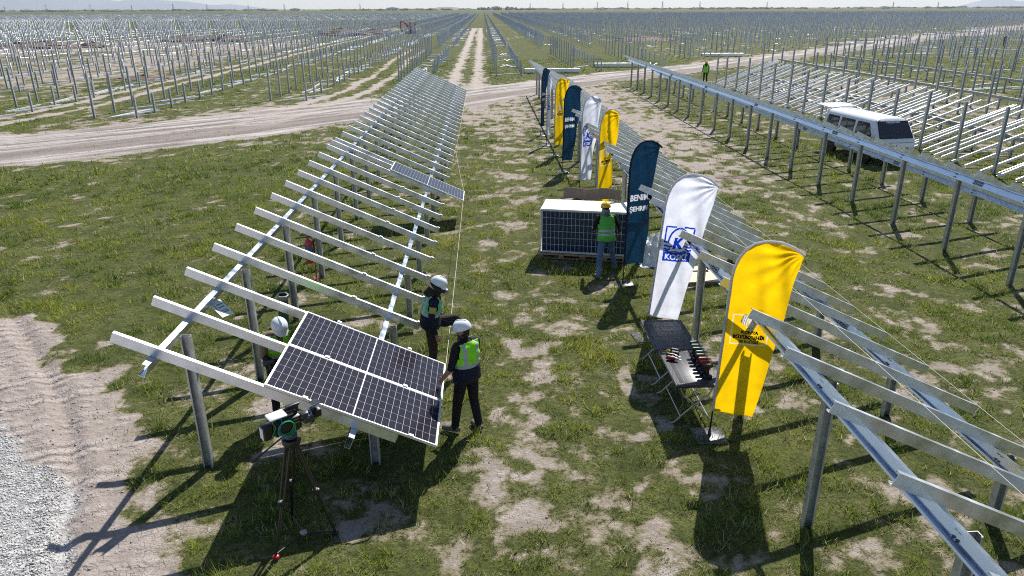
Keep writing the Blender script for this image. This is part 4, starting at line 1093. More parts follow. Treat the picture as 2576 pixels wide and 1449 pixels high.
# ================================================================== TABLES AND TOOLS
def folding_table(x, y, label, L=1.20, W=.72, rz=0.0):
    o = empty('folding_table', (x, y, 0), rz); tag(o, label, 'table', 'folding tables under the flags')
    b = MB(); b.box((0, 0, .725), (W, L, .035), bev=.012); b.build('tabletop', m_table, o, 'auto')
    # raised woven border and plank grooves
    bd = MB()
    for s_ in (-1, 1):
        n = 40
        for k in range(n):
            yy = -L/2+.05+(L-.1)*k/(n-1)
            for q in range(3): bd.box((s_*(W/2-.045)+(q-1)*.024, yy+(q % 2)*.012, .7435), (.018, .014, .004))
        for k in range(22):
            xx = -W/2+.09+(W-.18)*k/21
            for q in range(3): bd.box((xx+(q % 2)*.012, s_*(L/2-.045)+(q-1)*.024, .7435), (.014, .018, .004))
    tag(bd.build('woven_border', m_table, o), kind='stuff')
    g = MB()
    for xx in (-.2, -.07, .07, .2): g.box((xx, 0, .7428), (.006, L-.24, .0014))
    for yy in (-.3, -.1, .1, .3): g.box((0, yy, .7434), (W-.22, .006, .0012))
    g.build('surface_groove', m_black, o)
    MB().box((0, 0, .695), (W-.08, L-.08, .025)).build('apron', m_black, o)
    for s_ in (-1, 1):
        for q in (-1, 1):
            yy = s_*(L/2-.14)
            path = [(q*.28, yy, .69), (q*.20, yy, .50), (-q*.02, yy, .32), (-q*.20, yy, .14), (-q*.29, yy, .04), (-q*.36, yy, .015)]
            MB().tube([(a, b_+q*.016, c) for a, b_, c in path], .013, 8).build('leg', m_tleg, o, 'auto')
    for q in (-1, 1):
        MB().tube([(q*.21, -(L/2-.14), .13), (q*.21, L/2-.14, .13)], .010, 6).build('stretcher', m_tleg, o, 'auto')
    return o
folding_table(3.09, 11.16, 'dark plastic folding table farther from the camera, mostly empty', 1.22, .74)
folding_table(3.12, 9.94, 'dark plastic folding table nearer the camera, carrying the drills', 1.20, .72)
def drill(x, y, z, rz, body_m, label, lying=False, long_bit=False):
    o = empty('cordless_drill', (x, y, z), rz); tag(o, label, 'drill', 'cordless drills on the table')
    if lying: o.rotation_euler = (R(90), 0, rz)
    T = Matrix.Identity(4)
    MB().box((.0, 0, .028), (.125, .075, .055), bev=.010).build('battery', m_black, o, 'auto')
    MB().tube([(-.01, 0, .05), (-.005, 0, .12), (-.012, 0, .19)], [.023, .021, .025], 10).build('handle', m_black, o, 'auto')
    MB().tube([(-.085, 0, .205), (-.075, 0, .21), (.02, 0, .21), (.055, 0, .21)], [.020, .033, .034, .027], 12).build('body', body_m, o, 'auto')
    MB().tube([(.055, 0, .21), (.085, 0, .21), (.105, 0, .21)], [.023, .021, .010], 10).build('chuck', m_tleg, o, 'auto')
    MB().tube([(.10, 0, .21), (.20 if long_bit else .145, 0, .21)], .0045, 6).build('bit', m_tleg, o)
    MB().box((.022, 0, .165), (.014, .016, .036)).build('trigger', m_red if body_m is not m_red else m_black, o)
    return o
m_dred = mat('dark_red_plastic', (.22, .012, .016), .4)
dcol = [(m_black, 'black'), (m_teal, 'teal'), (m_black, 'black'), (m_teal, 'teal'), (m_black, 'black'), (m_dred, 'red'), (m_dred, 'red'), (m_black, 'black')]
ordn = ['farthest', 'second', 'third', 'fourth', 'fifth', 'sixth', 'seventh', 'nearest']
for k, (m_, cn) in enumerate(dcol):
    drill(3.29+random.uniform(-.015, .015), 10.36-k*.115, .745, random.uniform(-.08, .08), m_, '%s cordless drill standing in the row on the table, %s from the far end' % (cn, ordn[k]) if k not in (0, 7) else '%s cordless drill standing at the %s end of the row on the table' % (cn, 'far' if k == 0 else 'near'), False, k in (1, 3, 5))
drill(3.02, 10.45, .785, R(-28), m_black, 'black cordless drill lying flat beside the tape measure, farther one', True)
drill(3.00, 10.35, .785, R(-28), m_dred, 'red and black cordless drill lying flat beside the tape measure, nearer one', True)
tm = empty('tape_measure', (2.90, 10.44, .745), .2); tag(tm, 'small yellow green tape measure on the table edge', 'tape measure')
MB().box((0, 0, .03), (.075, .045, .06), bev=.014).build('case', m_yel, tm, 'auto'); MB().box((.0, 0, .062), (.03, .03, .006)).build('lock', m_black, tm); MB().box((-.07, 0, .008), (.07, .018, .003)).build('blade', m_yel, tm)

# ================================================================== TELEVISION CAMERA ON TRIPOD
tp = empty('tripod', (-2.26, 7.12, 0)); tag(tp, 'tall black tripod with floor spreader carrying the television camera', 'tripod')
m_bronze = mat('bronze_tube', (.036, .032, .025), .35, .3)
feet = [(-.24, -.35), (.37, .03), (-.22, .34)]
for fx, fy in feet:
    a = Vector((fx*.10, fy*.10, 1.38)); b = Vector((fx, fy, .03)); side = Vector((-fy, fx, 0)).normalized()
    lg = empty('t'); bpy.data.objects.remove(lg)
    L_ = MB()
    m1_ = a.lerp(b, .52)
    for s_ in (-1, 1): L_.tube([a+side*.038*s_, m1_+side*.030*s_], .017, 8)
    leg = L_.build('leg', m_bronze, tp, 'auto')
    c2 = MB(); c2.tube([a.lerp(b, .50), b+Vector((0, 0, .05))], [.019, .017], 8); c2.tube([a.lerp(b, .5)+side*.02, a.lerp(b, .9)+side*.015], .011, 6); c2.build('lower_leg', m_black, leg, 'auto')
    MB().box(tuple(m1_), (.075, .06, .075), bev=.012).build('leg_lock', m_black, leg, 'auto'); MB().box(tuple(m1_+Vector((-.01, -.02, .043))), (.05, .04, .014)).build('lock_lever', m_tleg, leg)
    MB().box(tuple(b+Vector((0, 0, .02))), (.07, .06, .05), bev=.012).build('foot', m_red if fy < -.2 else m_black, leg, 'auto')
    MB().tube([b+Vector((0, 0, .05)), (0, 0, .09)], .010, 6).build('spreader_arm', m_black, tp, 'auto')
MB().lathe([(.03, .07), (.045, .08), (.045, .105), (.03, .115)], n=12).build('spreader_hub', m_tleg, tp, 'auto')
MB().lathe([(.05, 1.32), (.10, 1.35), (.11, 1.39), (.10, 1.42), (.065, 1.43)], n=16).build('bowl', m_black, tp, 'auto')
MB().lathe([(.06, 1.43), (.075, 1.44), (.075, 1.49), (.055, 1.51)], n=16).build('fluid_head', m_blacksteel, tp, 'auto')
MB().tube([(-.06, -.02, 1.47), (-.30, -.12, 1.30), (-.42, -.17, 1.22)], [.010, .010, .018], 8).build('pan_handle', m_black, tp, 'auto')
tv = empty('television_camera', (-2.26, 7.12, 1.515), math.atan2(.50, .62)); tv.scale = (.92,)*3; tag(tv, 'black shoulder television camera with looped green cable and white transmitter', 'camera')
# local +x is the lens direction
b = MB(); b.box((-.04, 0, .115), (.36, .13, .19), bev=.014); b.box((-.04, 0, .018), (.30, .09, .03)); b.build('body', m_black, tv, 'auto')
MB().box((-.285, 0, .11), (.12, .12, .20), bev=.012).build('battery', m_black, tv, 'auto'); MB().box((-.348, 0, .10), (.005, .09, .15)).build('battery_label', m_white, tv)
h = MB(); h.box((-.03, 0, .255), (.26, .035, .026), bev=.008); h.box((-.15, 0, .228), (.03, .035, .05)); h.box((.10, 0, .228), (.03, .035, .05)); h.build('top_handle', m_black, tv, 'auto')
vf = MB(); vf.box((.10, .10, .245), (.14, .08, .085), bev=.010); vf.tube([(.02, .10, .25), (-.06, .10, .25)], [.030, .036], 10); vf.build('viewfinder', m_blacksteel, tv, 'auto')
mon = MB(); mon.box((.16, -.10, .21), (.09, .075, .07), bev=.008); mon.build('side_monitor', m_blacksteel, tv, 'auto')
MB().tube([(-.02, 0, .32), (.06, .0, .325), (.16, .02, .315)], [.022, .024, .018], 10).build('microphone', m_black, tv, 'auto')
ln = MB(); ln.tube([(.14, 0, .13), (.20, 0, .13), (.30, 0, .13)], [.052, .058, .050], 16); ln.box((.22, -.085, .12), (.14, .05, .09), bev=.012); lens = ln.build('lens', m_blacksteel, tv, 'auto')
for q in (.20, .235, .27): MB().tube([(q, 0, .13), (q+.014, 0, .13)], .061, 16).build('focus_ring', m_tleg, lens, 'auto')
for q in range(4): MB().box((.17+q*.028, -.085, .167), (.016, .03, .006)).build('rocker_button', m_tleg, lens)
hd = MB(); hd.box((.355, 0, .135), (.11, .135, .12), taper=1.0, bev=.015); hd.build('lens_hood', m_black, tv, 'auto'); MB().box((.385, 0, .205), (.10, .14, .008), T=Matrix.Translation((0, 0, .02)) @ Matrix.Rotation(R(-6), 4, 'Y')).build('hood_flap', m_blacksteel, tv)
MB().box((-.16, -.02, .300), (.22, .16, .030), bev=.010, T=Matrix.Rotation(R(4), 4, 'X')).build('transmitter', m_white, tv, 'auto')
for k, (rr, cz, m_) in enumerate(((.105, .10, m_gcable), (.090, .112, m_gcable), (.112, .088, m_gcable))):
    n = 28; MB().tube([(-.07+rr*math.cos(2*math.pi*i/n)*1.0, -.078-.006*k, cz+rr*math.sin(2*math.pi*i/n)*.95) for i in range(n+1)], .0042, 6).build('cable_loop', m_, tv, 'auto')
MB().tube([(-.20, -.08, .30), (-.235, -.09, .24), (-.20, -.085, .16), (-.26, -.075, .04)], .0042, 6).build('green_cable', m_gcable, tv, 'auto')
MB().tube([(-.12, -.10, .29), (-.13, -.10, .20), (-.17, -.09, .08), (-.12, -.09, .0), (.0, -.08, -.04)], .0048, 6).build('blue_cable', m_bcable, tv, 'auto')
for zz in (.165, .12): MB().box((.075, -.0665, zz), (.07, .002, .010)).build('side_mark', m_tleg, tv)
tag(MB().tube([(-1.88, 7.15, .02), (-1.80, 7.03, .015), (-1.66, 6.99, .012), (-1.5, 7.05, .015), (-1.42, 7.20, .012)], .006, 6).build('ground_cable', m_rubber), 'thin black cable lying on the grass at the tripod foot', 'cable')

# ================================================================== PEOPLE
def V3(*a): return np.array(a, float)
BASE = dict(pelvis=V3(0, 0, .96), waist=V3(0, .0, 1.10), chest=V3(0, .01, 1.28), neck=V3(0, .0, 1.48), head=V3(0, .03, 1.615),
            hipL=V3(-.095, 0, .92), hipR=V3(.095, 0, .92), kneeL=V3(-.11, .03, .50), kneeR=V3(.11, .03, .50), ankL=V3(-.12, -.01, .09), ankR=V3(.12, -.01, .09),
            toeL=V3(-.14, .17, .045), toeR=V3(.14, .17, .045), shL=V3(-.185, 0, 1.42), shR=V3(.185, 0, 1.42),
            elL=V3(-.245, -.03, 1.13), elR=V3(.245, -.03, 1.13), wrL=V3(-.25, .06, .89), wrR=V3(.25, .06, .89), look=V3(0, 1, -.15))
def capsule(mb, a, b, r0, r1, n=12):
    a, b = Vector(a), Vector(b); d = (b-a); L = d.length or 1e-6; d = d/L
    path = [a-d*r0*.92, a-d*r0*.6, a, a.lerp(b, .5), b, b+d*r1*.6, b+d*r1*.92]
    mb.tube(path, [r0*.35, r0*.8, r0, (r0+r1)/2, r1, r1*.8, r1*.35], n)
def person(name_label, loc, heading, J=None, dress=None, voxel=.0075, scale=1.0, smooth_it=4):
    """dress: dict with materials shirt, sleeve, trouser, shoe, hands + vest spec"""
    K = {k: v.copy() for k, v in BASE.items()}
    for k, v in (J or {}).items(): K[k] = V3(*v)
    D = dict(shirt=m_blackc, sleeve=m_blackc, fore=m_skin, trouser=m_blackc, shoe=m_shoe, beard=False, scarf=None, upper=None); D.update(dress or {})
    prims = []; mb = MB()
    def cap(a, b, r0, r1, lab, n=12): capsule(mb, a, b, r0, r1, n); prims.append((np.array(a, float), np.array(b, float), r0, r1, lab))
    # torso as stacked elliptical rings along the spine
    latH = K['hipR']-K['hipL']; latH /= np.linalg.norm(latH); latS = K['shR']-K['shL']; latS /= np.linalg.norm(latS)
    sp = [K['pelvis']-V3(0, 0, .10), K['pelvis'], K['waist'], K['chest'], (K['shL']+K['shR'])/2+(K['neck']-(K['shL']+K['shR'])/2)*.05, K['neck']]
    W_ = [(.13, .11), (.188, .140), (.178, .130), (.198, .142), (.178, .112), (.068, .068)]
    rings = []
    for i in range(len(sp)-1):
        for t in np.linspace(0, 1, 5, endpoint=(i == len(sp)-2)):
            c = sp[i]*(1-t)+sp[i+1]*t; w = np.array(W_[i])*(1-t)+np.array(W_[i+1])*t
            f = (i+t)/(len(sp)-1); lat = latH*(1-f)+latS*f; lat /= np.linalg.norm(lat)
            rings.append((c, w, lat))
    n = 18; vs = []
    for k, (c, w, lat) in enumerate(rings):
        d = rings[min(k+1, len(rings)-1)][0]-rings[max(k-1, 0)][0]; d /= np.linalg.norm(d)
        fwd = np.cross(d, lat); fwd /= np.linalg.norm(fwd)
        for q in range(n):
            a = 2*math.pi*q/n; ca, sa = math.cos(a), math.sin(a)
            vs.append(tuple(c+lat*w[0]*math.copysign(abs(ca)**.85, ca)+fwd*w[1]*math.copysign(abs(sa)**.9, sa)))
    fs = [(k*n+q, k*n+(q+1) % n, (k+1)*n+(q+1) % n, (k+1)*n+q) for k in range(len(rings)-1) for q in range(n)]
    fs += [tuple(range(n-1, -1, -1)), tuple((len(rings)-1)*n+q for q in range(n))]
    mb.add(vs, fs)
    for s_ in 'LR':
        cap(K['hip'+s_], K['knee'+s_], .102, .074, 'trouser'); cap(K['knee'+s_], K['ank'+s_], .074, .058, 'trouser')
        cap(K['ank'+s_]-V3(0, 0, .015), K['ank'+s_]*.9+K['toe'+s_]*.1, .056, .056, 'shoe')
        cap(K['ank'+s_]*V3(1, 1, 1)-(K['toe'+s_]-K['ank'+s_])*.22-V3(0, 0, .03), K['toe'+s_], .050, .046, 'shoe')
        shp = K['sh'+s_]; cap((K['neck']*.45+shp*.55), shp, .062, .066, 'torso'); cap(shp, K['el'+s_], .066, .052, 'sleeve'); cap(K['el'+s_], K['wr'+s_], .047, .033, 'fore')
        # hand: palm, four fingers, thumb
        d = K['wr'+s_]-K['el'+s_]; d /= np.linalg.norm(d); side = np.cross(d, V3(0, 0, 1)+V3(.01, 0, 0)); 
        hs = D.get('handside'+s_); side = V3(*hs) if hs else (V3(0, 1, 0)-d*d[1])
        side /= np.linalg.norm(side); palmn = np.cross(side, d)
        P0 = K['wr'+s_]+d*.015; P1 = P0+d*.075
        cap(P0, P1, .029, .033, 'hand')
        curl = (-1 if s_ == 'L' else 1)
        for q, (off, L) in enumerate(((.030, .070), (.010, .078), (-.010, .073), (-.029, .058))):
            b0 = P1+side*off; b1 = b0+d*L*.55+palmn*curl*.010; b2 = b1+d*L*.42+palmn*curl*.022
            cap(b0, b1, .0100, .0092, 'hand', 8); cap(b1, b2, .0092, .0080, 'hand', 8)
        t0 = P0+side*.028+d*.02; t1 = t0+side*.030+d*.035; cap(t0, t1, .0120, .0100, 'hand', 8); cap(t1, t1+d*.028+palmn*curl*.008, .0100, .0085, 'hand', 8)
    lk = K['look']/np.linalg.norm(K['look']); hd = K['head']
    upv = V3(0, 0, 1)-lk*lk[2]; upv /= np.linalg.norm(upv); rtv = np.cross(lk, upv)
    cap(K['neck']-V3(0, 0, .03), hd-upv*.06, .056, .053, 'neck')
    cap(hd-lk*.022+upv*.025, hd+lk*.012+upv*.025, .086, .080, 'head', 16); cap(hd+lk*.03-upv*.03, hd+lk*.045-upv*.075, .062, .044, 'head', 14)
    cap(hd+lk*.088+upv*.022, hd+lk*.108-upv*.022, .009, .014, 'head', 8)       # nose
    cap(hd+lk*.080-upv*.060-rtv*.018, hd+lk*.080-upv*.060+rtv*.018, .010, .010, 'lip', 8)
    for s_ in (-1, 1):
        cap(hd+rtv*s_*.078+upv*.012, hd+rtv*s_*.080-upv*.030, .012, .010, 'head', 8)      # ears
        cap(hd+lk*.082+rtv*s_*.032+upv*.024, hd+lk*.083+rtv*s_*.034+upv*.024, .0095, .0095, 'eye', 8)
        cap(hd+lk*.082+rtv*s_*.020+upv*.042, hd+lk*.074+rtv*s_*.050+upv*.042, .007, .006, 'brow', 8)
    cap(hd-lk*.035+upv*.01, hd-lk*.03-upv*.035, .080, .066, 'hair', 14)
    if D['beard']: cap(hd+lk*.048-upv*.080-rtv*.02, hd+lk*.052-upv*.082+rtv*.02, .046, .046, 'brow', 10)
    me0 = mb.mesh('tmp', m_skin); tmp = put('tmp', me0)
    rm = tmp.modifiers.new('r', 'REMESH'); rm.mode = 'VOXEL'; rm.voxel_size = voxel
    sm = tmp.modifiers.new('s', 'SMOOTH'); sm.factor = .5; sm.iterations = smooth_it
    dg = bpy.context.evaluated_depsgraph_get(); me = bpy.data.meshes.new_from_object(tmp.evaluated_get(dg)); bpy.data.objects.remove(tmp)
    nv_ = len(me.vertices); co = np.empty(nv_*3); me.vertices.foreach_get('co', co); co = co.reshape(-1, 3)
    nrm = np.empty(nv_*3); me.vertices.foreach_get('normal', nrm); nrm = nrm.reshape(-1, 3)
    labs = ['torso', 'sleeve', 'fore', 'hand', 'neck', 'head', 'hair', 'trouser', 'shoe', 'eye', 'brow', 'lip']
    best = np.full(nv_, 1e9); lab = np.zeros(nv_, int)
    # torso ratio
    cs = np.array([r_[0] for r_ in rings]); ws = np.array([r_[1] for r_ in rings])
    for k in range(len(rings)-1):
        a, b = cs[k], cs[k+1]; ab = b-a; t = np.clip(((co-a)@ab)/(ab@ab), 0, 1); p_ = co-(a+t[:, None]*ab)
        lat = rings[k][2]; u = p_@lat; rest_ = p_-u[:, None]*lat; w_ = ws[k]
        r_ = np.sqrt((u/w_[0])**2+(np.linalg.norm(rest_, axis=1)/w_[1])**2)
        kk = r_ < best; best[kk] = r_[kk]; lab[kk] = 0
    for a, b, r0, r1, lb in prims:
        ab = b-a; t = np.clip(((co-a)@ab)/max(1e-9, ab@ab), 0, 1); d_ = np.linalg.norm(co-(a+t[:, None]*ab), axis=1)/(r0+(r1-r0)*t)
        if lb in ('eye', 'lip'): d_ = np.where(d_ < 1.35, d_*.5, 9)
        if lb == 'brow': d_ = np.where(d_ < 1.2, d_*.8, 9)
        kk = d_ < best; best[kk] = d_[kk]; lab[kk] = labs.index(lb)
    spine = K['neck']-K['pelvis']; sl_ = np.linalg.norm(spine); spd = spine/sl_
    tt = (co-K['pelvis'])@spd/sl_                       # 0 at pelvis, 1 at neck
    mats = [D['shirt'], D['sleeve'], D['fore'], m_skin, m_skin, m_skin, m_hair, D['trouser'], D['shoe'], m_hair, m_hair, mat('lip', (.26, .11, .09), .5), D['upper'] or D['sleeve']]
    lab2 = lab.copy()
    lab2[(lab == 0) & (tt < .03)] = labs.index('trouser')
    if D['upper'] is not None:
        for s_ in 'LR':
            ab = K['el'+s_]-K['sh'+s_]; t = ((co-K['sh'+s_])@ab)/(ab@ab)
            lab2[(lab == 1) & (t > .28) & (t < .62) & (np.linalg.norm(co-K['sh'+s_], axis=1) < .35)] = 12
    me.materials.clear()
    for m_ in mats: me.materials.append(m_)
    npol = len(me.polygons); ls = np.empty(npol, int); me.polygons.foreach_get('loop_start', ls); lv = np.empty(len(me.loops), int); me.loops.foreach_get('vertex_index', lv)
    me.polygons.foreach_set('material_index', lab2[lv[ls]].astype(np.int32)); me.polygons.foreach_set('use_smooth', np.ones(npol, bool)); me.update()
    root = empty('person', loc, heading); root.scale = (scale,)*3
    tag(root, name_label, 'person')
    me.name = 'body'; put('body', me, root)
    # clothing shell taken from the torso surface
    vest = D.get('vest')
    if vest:
        lt_ = np.empty(npol, int); me.polygons.foreach_get('loop_total', lt_)
        quads = lv[ls[:, None]+np.arange(4)[None]] if (lt_ == 4).all() else None
        ft = tt[quads].mean(1); fl = np.isin(lab[quads], (0,)).all(1) | (np.isin(lab[quads], (0, labs.index('trouser'))).all(1) & (ft < .12))
        fc = co[quads].mean(1)
        keep = fl & (ft > vest.get('hem', -.07)) & (ft < .985)
        # V neck at the front
        ctr = (K['shL']+K['shR'])/2; latv = latS; fdir = np.cross(spd, latv); fdir /= np.linalg.norm(fdir)
        if fdir @ V3(*(vest.get('front', (0, 1, 0)))) < 0: fdir = -fdir
        lat_u = (fc-K['chest'])@latv; fr_u = (fc-K['chest'])@fdir
        keep &= ~((ft > .60) & (np.abs(lat_u) > vest.get('wide', .172)))
        keep &= ~((fr_u > 0) & (np.abs(lat_u) < (.012+.11*np.clip((ft-.62)/.38, 0, 1))*vest.get('neck', 1.0)) & (ft > .60))
        Q = quads[keep]; used, inv = np.unique(Q, return_inverse=True); Q = inv.reshape(-1, 4)
        loose = .016+.012*np.clip((.45-tt[used])/.4, 0, 1)
        ph = co[used]@latv*26
        VV = co[used]+nrm[used]*(loose+.004*np.sin(ph+3*tt[used]*9))[:, None]
        vm = bpy.data.meshes.new('vest'); vm.from_pydata([tuple(p) for p in VV], [], [tuple(map(int, q)) for q in Q])
        mi = np.zeros(len(Q), np.int32); ft2 = ft[keep]; la = np.abs(lat_u[keep])
        for a, b, idx_ in vest['bands']: mi[(ft2 >= a) & (ft2 < b)] = idx_
        if vest.get('braces'): mi[(ft2 > vest['braces']) & (la > .085) & (la < .135)] = 1
        for m_ in vest['mats']: vm.materials.append(m_)
        vm.polygons.foreach_set('material_index', mi); vm.polygons.foreach_set('use_smooth', np.ones(len(Q), bool)); vm.update()
        vo = put('vest', vm, root); so_ = vo.modifiers.new('thickness', 'SOLIDIFY'); so_.thickness = .006; so_.offset = 1
    # helmet
    hc = hd+upv*.045-lk*.008
    Tm = Matrix((rtv, lk, upv)).transposed().to_4x4(); Tm.translation = Vector(hc)
    hm_ = D.get('helmet')
    if hm_ is not None:
        h = MB(); prof = [(.128, -.018), (.131, .0), (.128, .03), (.117, .065), (.095, .095), (.060, .115), (.020, .122), (.001, .123)]
        h.lathe(prof, n=24, sx=.93, sy=1.10)
        hb = h.build('helmet', hm_, root, 'auto'); hb.matrix_local = Tm
        br = []; n2 = 15
        for i in range(n2):
            a = math.pi*(.10+.80*i/(n2-1)); ca, sa = math.cos(a), math.sin(a)
            ext = .052*max(0, sa-.25)
            br.append(((.120*ca, .139*sa, -.012), (.124*ca+ext*ca*.3, .142*sa+ext, -.030), (.122*ca, .139*sa, -.022)))
        vs = [p for tri in br for p in tri]; fs = []
        for i in range(n2-1):
            for q in range(3): fs.append((i*3+q, i*3+(q+1) % 3, (i+1)*3+(q+1) % 3, (i+1)*3+q))
        MB().add(vs, fs).build('helmet_brim', hm_, hb, 'auto')
        MB().tube([(0, -.10, .098), (0, -.04, .122), (0, .03, .124), (0, .09, .105)], [.010, .013, .013, .010], 8).build('helmet_ridge', hm_, hb, 'auto')
    if D.get('hat'):
        MB().lathe([(.11, -.005), (.135, -.02), (.205, -.048), (.206, -.043), (.135, -.010), (.11, .004)], n=24, sx=.95, sy=1.08).build('hat_brim', D['hat'], root, 'auto').matrix_local = Tm @ Matrix.Translation((0, 0, -.025)) 
        cp = MB(); cp.lathe([(.115, -.02), (.118, -.10), (.125, -.18), (.150, -.245), (.135, -.25), (.10, -.18), (.10, -.02)], n=20, sx=.95, sy=1.0)
        cp.build('neck_cape', D['hat'], root, 'auto').matrix_local = Tm @ Matrix.Translation((0, -.012, 0))
    if D.get('scarf'):
        MB().lathe([(.085, -.26), (.135, -.235), (.145, -.19), (.120, -.15), (.098, -.09), (.092, -.05)], n=20, sx=1.0, sy=1.0).build('scarf', D['scarf'], root, 'auto').matrix_local = Tm
    return root
BAND3 = [(-.2, .30, 2), (.30, .40, 1), (.40, 2, 0)]
# standing man at the near panel edge, seen from behind
person('person in lime vest, white helmet and black trousers standing right of the front panel', (-.33, 9.44, 0), R(42),
       dict(ankL=(-.17, .10, .09), toeL=(-.24, .26, .045), kneeL=(-.13, .07, .50), ankR=(.13, -.10, .09), toeR=(.16, .07, .045), kneeR=(.12, .0, .50),
            elL=(-.27, .02, 1.13), wrL=(-.29, .17, .93), elR=(.24, .07, 1.15), wrR=(.15, .25, 1.02), look=(-.35, 1, -.35), head=(-.01, .05, 1.615)),
       dict(vest=dict(mats=[m_lime, m_refl, m_navy], bands=BAND3, braces=.40, hem=-.16), helmet=m_helm, beard=True), scale=1.015)
# man behind the front panel, head bent over a tool
person('person in lime vest and white helmet bending over a tool behind the front panel', (-3.24, 10.06, 0), R(-142),
       dict(chest=(0, .08, 1.29), neck=(0, .13, 1.47), head=(0, .235, 1.560), shL=(-.20, .11, 1.43), shR=(.20, .11, 1.43), look=(0, 1, -.75),
            elL=(-.25, .12, 1.13), wrL=(-.12, .33, 1.10), elR=(.25, .12, 1.13), wrR=(.14, .34, 1.05), ankL=(-.26, .22, .09), toeL=(-.32, .38, .045), kneeL=(-.17, .16, .5)),
       dict(vest=dict(mats=[m_lime, m_refl, m_navy], bands=[(-.2, .22, 2), (.22, .32, 1), (.32, .52, 0), (.50, .58, 1), (.58, 2, 0)], braces=.90, wide=.26, neck=.45), shirt=m_khaki, sleeve=m_khaki, fore=m_blackc, trouser=m_blackc, shoe=m_tan, helmet=m_helm, beard=True))
dr = empty('cordless_drill', (-3.22, 9.62, .98), R(200)); tag(dr, 'black cordless drill held by the person behind the front panel', 'drill')
MB().box((0, 0, 0), (.12, .07, .05), bev=.01).build('battery', m_black, dr, 'auto'); MB().tube([(0, 0, .02), (-.01, 0, .13)], .021, 8).build('handle', m_black, dr, 'auto'); MB().tube([(-.07, 0, .15), (.06, 0, .15), (.10, 0, .15)], [.03, .032, .015], 10).build('body', m_blacksteel, dr, 'auto')
# stepping man with hat under the helmet, side on
person('person in mint vest stepping over the string with one leg raised, hat under helmet', (-.98, 11.25, 0), R(-82),
       dict(chest=(0, .05, 1.27), neck=(0, .09, 1.47), head=(0, .15, 1.60), shL=(-.17, .07, 1.41), shR=(.19, .06, 1.40), look=(0, 1, -.55),
            elR=(.25, .0, 1.12), wrR=(.25, .07, .87), elL=(-.24, .05, 1.12), wrL=(-.2, .22, .98),
            kneeR=(.13, .02, .50), ankR=(.12, -.04, .09), toeR=(.13, .14, .045), kneeL=(-.10, .42, .98), ankL=(-.12, .52, .58), toeL=(-.13, .70, .53), hipL=(-.095, .03, .93)),
       dict(vest=dict(mats=[m_mint, m_refl, m_navy], bands=[(-.2, .34, 2), (.34, .44, 1), (.44, 2, 0)], braces=.44, hem=-.06), shirt=m_navy, sleeve=m_navy, fore=m_navy, upper=m_mustard, trouser=m_brownc, helmet=m_helm, hat=m_brownc), scale=1.03)
# man at the panel stack
person('person in green vest, jeans and yellow helmet standing at the upright panels', (2.82, 16.25, 0), R(8),
       dict(ankL=(-.27, -.36, .09), toeL=(-.30, -.20, .045), kneeL=(-.18, -.10, .50), ankR=(.32, .22, .09), toeR=(.40, .38, .045), kneeR=(.22, .20, .50), pelvis=(0, 0, .93), hipL=(-.095, 0, .89), hipR=(.095, 0, .89),
            waist=(0, .02, 1.08), chest=(.0, .06, 1.26), neck=(0, .10, 1.45), head=(.0, .15, 1.585), shL=(-.19, .08, 1.39), shR=(.19, .08, 1.39),
            elL=(-.26, .14, 1.13), wrL=(-.22, .36, 1.02), elR=(.33, .12, 1.14), wrR=(.43, .30, .96), look=(.1, 1, -.25)),
       dict(vest=dict(mats=[m_vgreen, m_refl, m_vgreen], bands=[(-.3, .08, 0), (.08, .18, 1), (.18, .26, 0), (.26, .36, 1), (.36, 2, 0)], hem=-.16, front=(0, 1, 0)), shirt=m_blackc, sleeve=m_blackc, fore=m_blackc, trouser=m_jean, helmet=m_helmy, scarf=m_camo), scale=.985)
# far figures
person('distant person in lime vest and yellow helmet beyond the edge on rack', (18.75, 63.0, 0), R(160), dict(wrR=(.28, .0, .9)),
       dict(vest=dict(mats=[m_lime, m_refl, m_navy], bands=[(-.3, .2, 0), (.2, .28, 1), (.28, 2, 0)], hem=-.22), shirt=m_blackc, sleeve=m_blackc, fore=m_blackc, trouser=m_brownc, helmet=m_helmy, scarf=m_blackc), voxel=.016)
person('tiny distant person in a pale hat among the posts at the far right', (83.0, 118.5, 0), R(120), dict(wrL=(-.22, .25, 1.05)),
       dict(shirt=m_jean, sleeve=m_jean, fore=m_jean, trouser=m_brownc, hat=m_khaki), voxel=.02)

# ================================================================== VAN
van = empty('van', (16.06, 30.2, 0), R(187.5)); tag(van, 'white minivan with raised tailgate parked behind the edge on rack', 'van')
prof = [(0, .30), (.74, .30), (.80, .37), (.825, .62), (.825, .86), (.815, 1.04), (.775, 1.30), (.725, 1.56), (.69, 1.68), (.64, 1.755), (.48, 1.815), (.24, 1.838), (0, 1.845)]
def vring(y, ztop, kx=1.0, zb=0.0):
    half = []
    for x, z in prof:
        zz = max(min(z, ztop), .30+zb); half.append((x*kx, zz))
    return [(x, y, z) for x, z in half]+[(-x, y, z) for x, z in half[-2:0:-1]]
st = [(-2.02, 1.60, .90, .12), (-2.0, 1.72, .95, .06), (-1.93, 1.80, .985, 0), (-1.80, 1.845, 1, 0), (-.6, 1.845, 1, 0), (.9, 1.845, 1, 0), (1.34, 1.83, 1, 0), (1.46, 1.77, .995, 0), (1.60, 1.56, .995, 0), (1.78, 1.29, .99, 0), (1.94, 1.05, .98, 0), (1.985, .98, .97, 0), (2.02, .86, .95, .04), (2.03, .6, .93, .08)]
rs_ = [vring(*q) for q in st]; n = len(rs_[0]); V = [p for r_ in rs_ for p in r_]
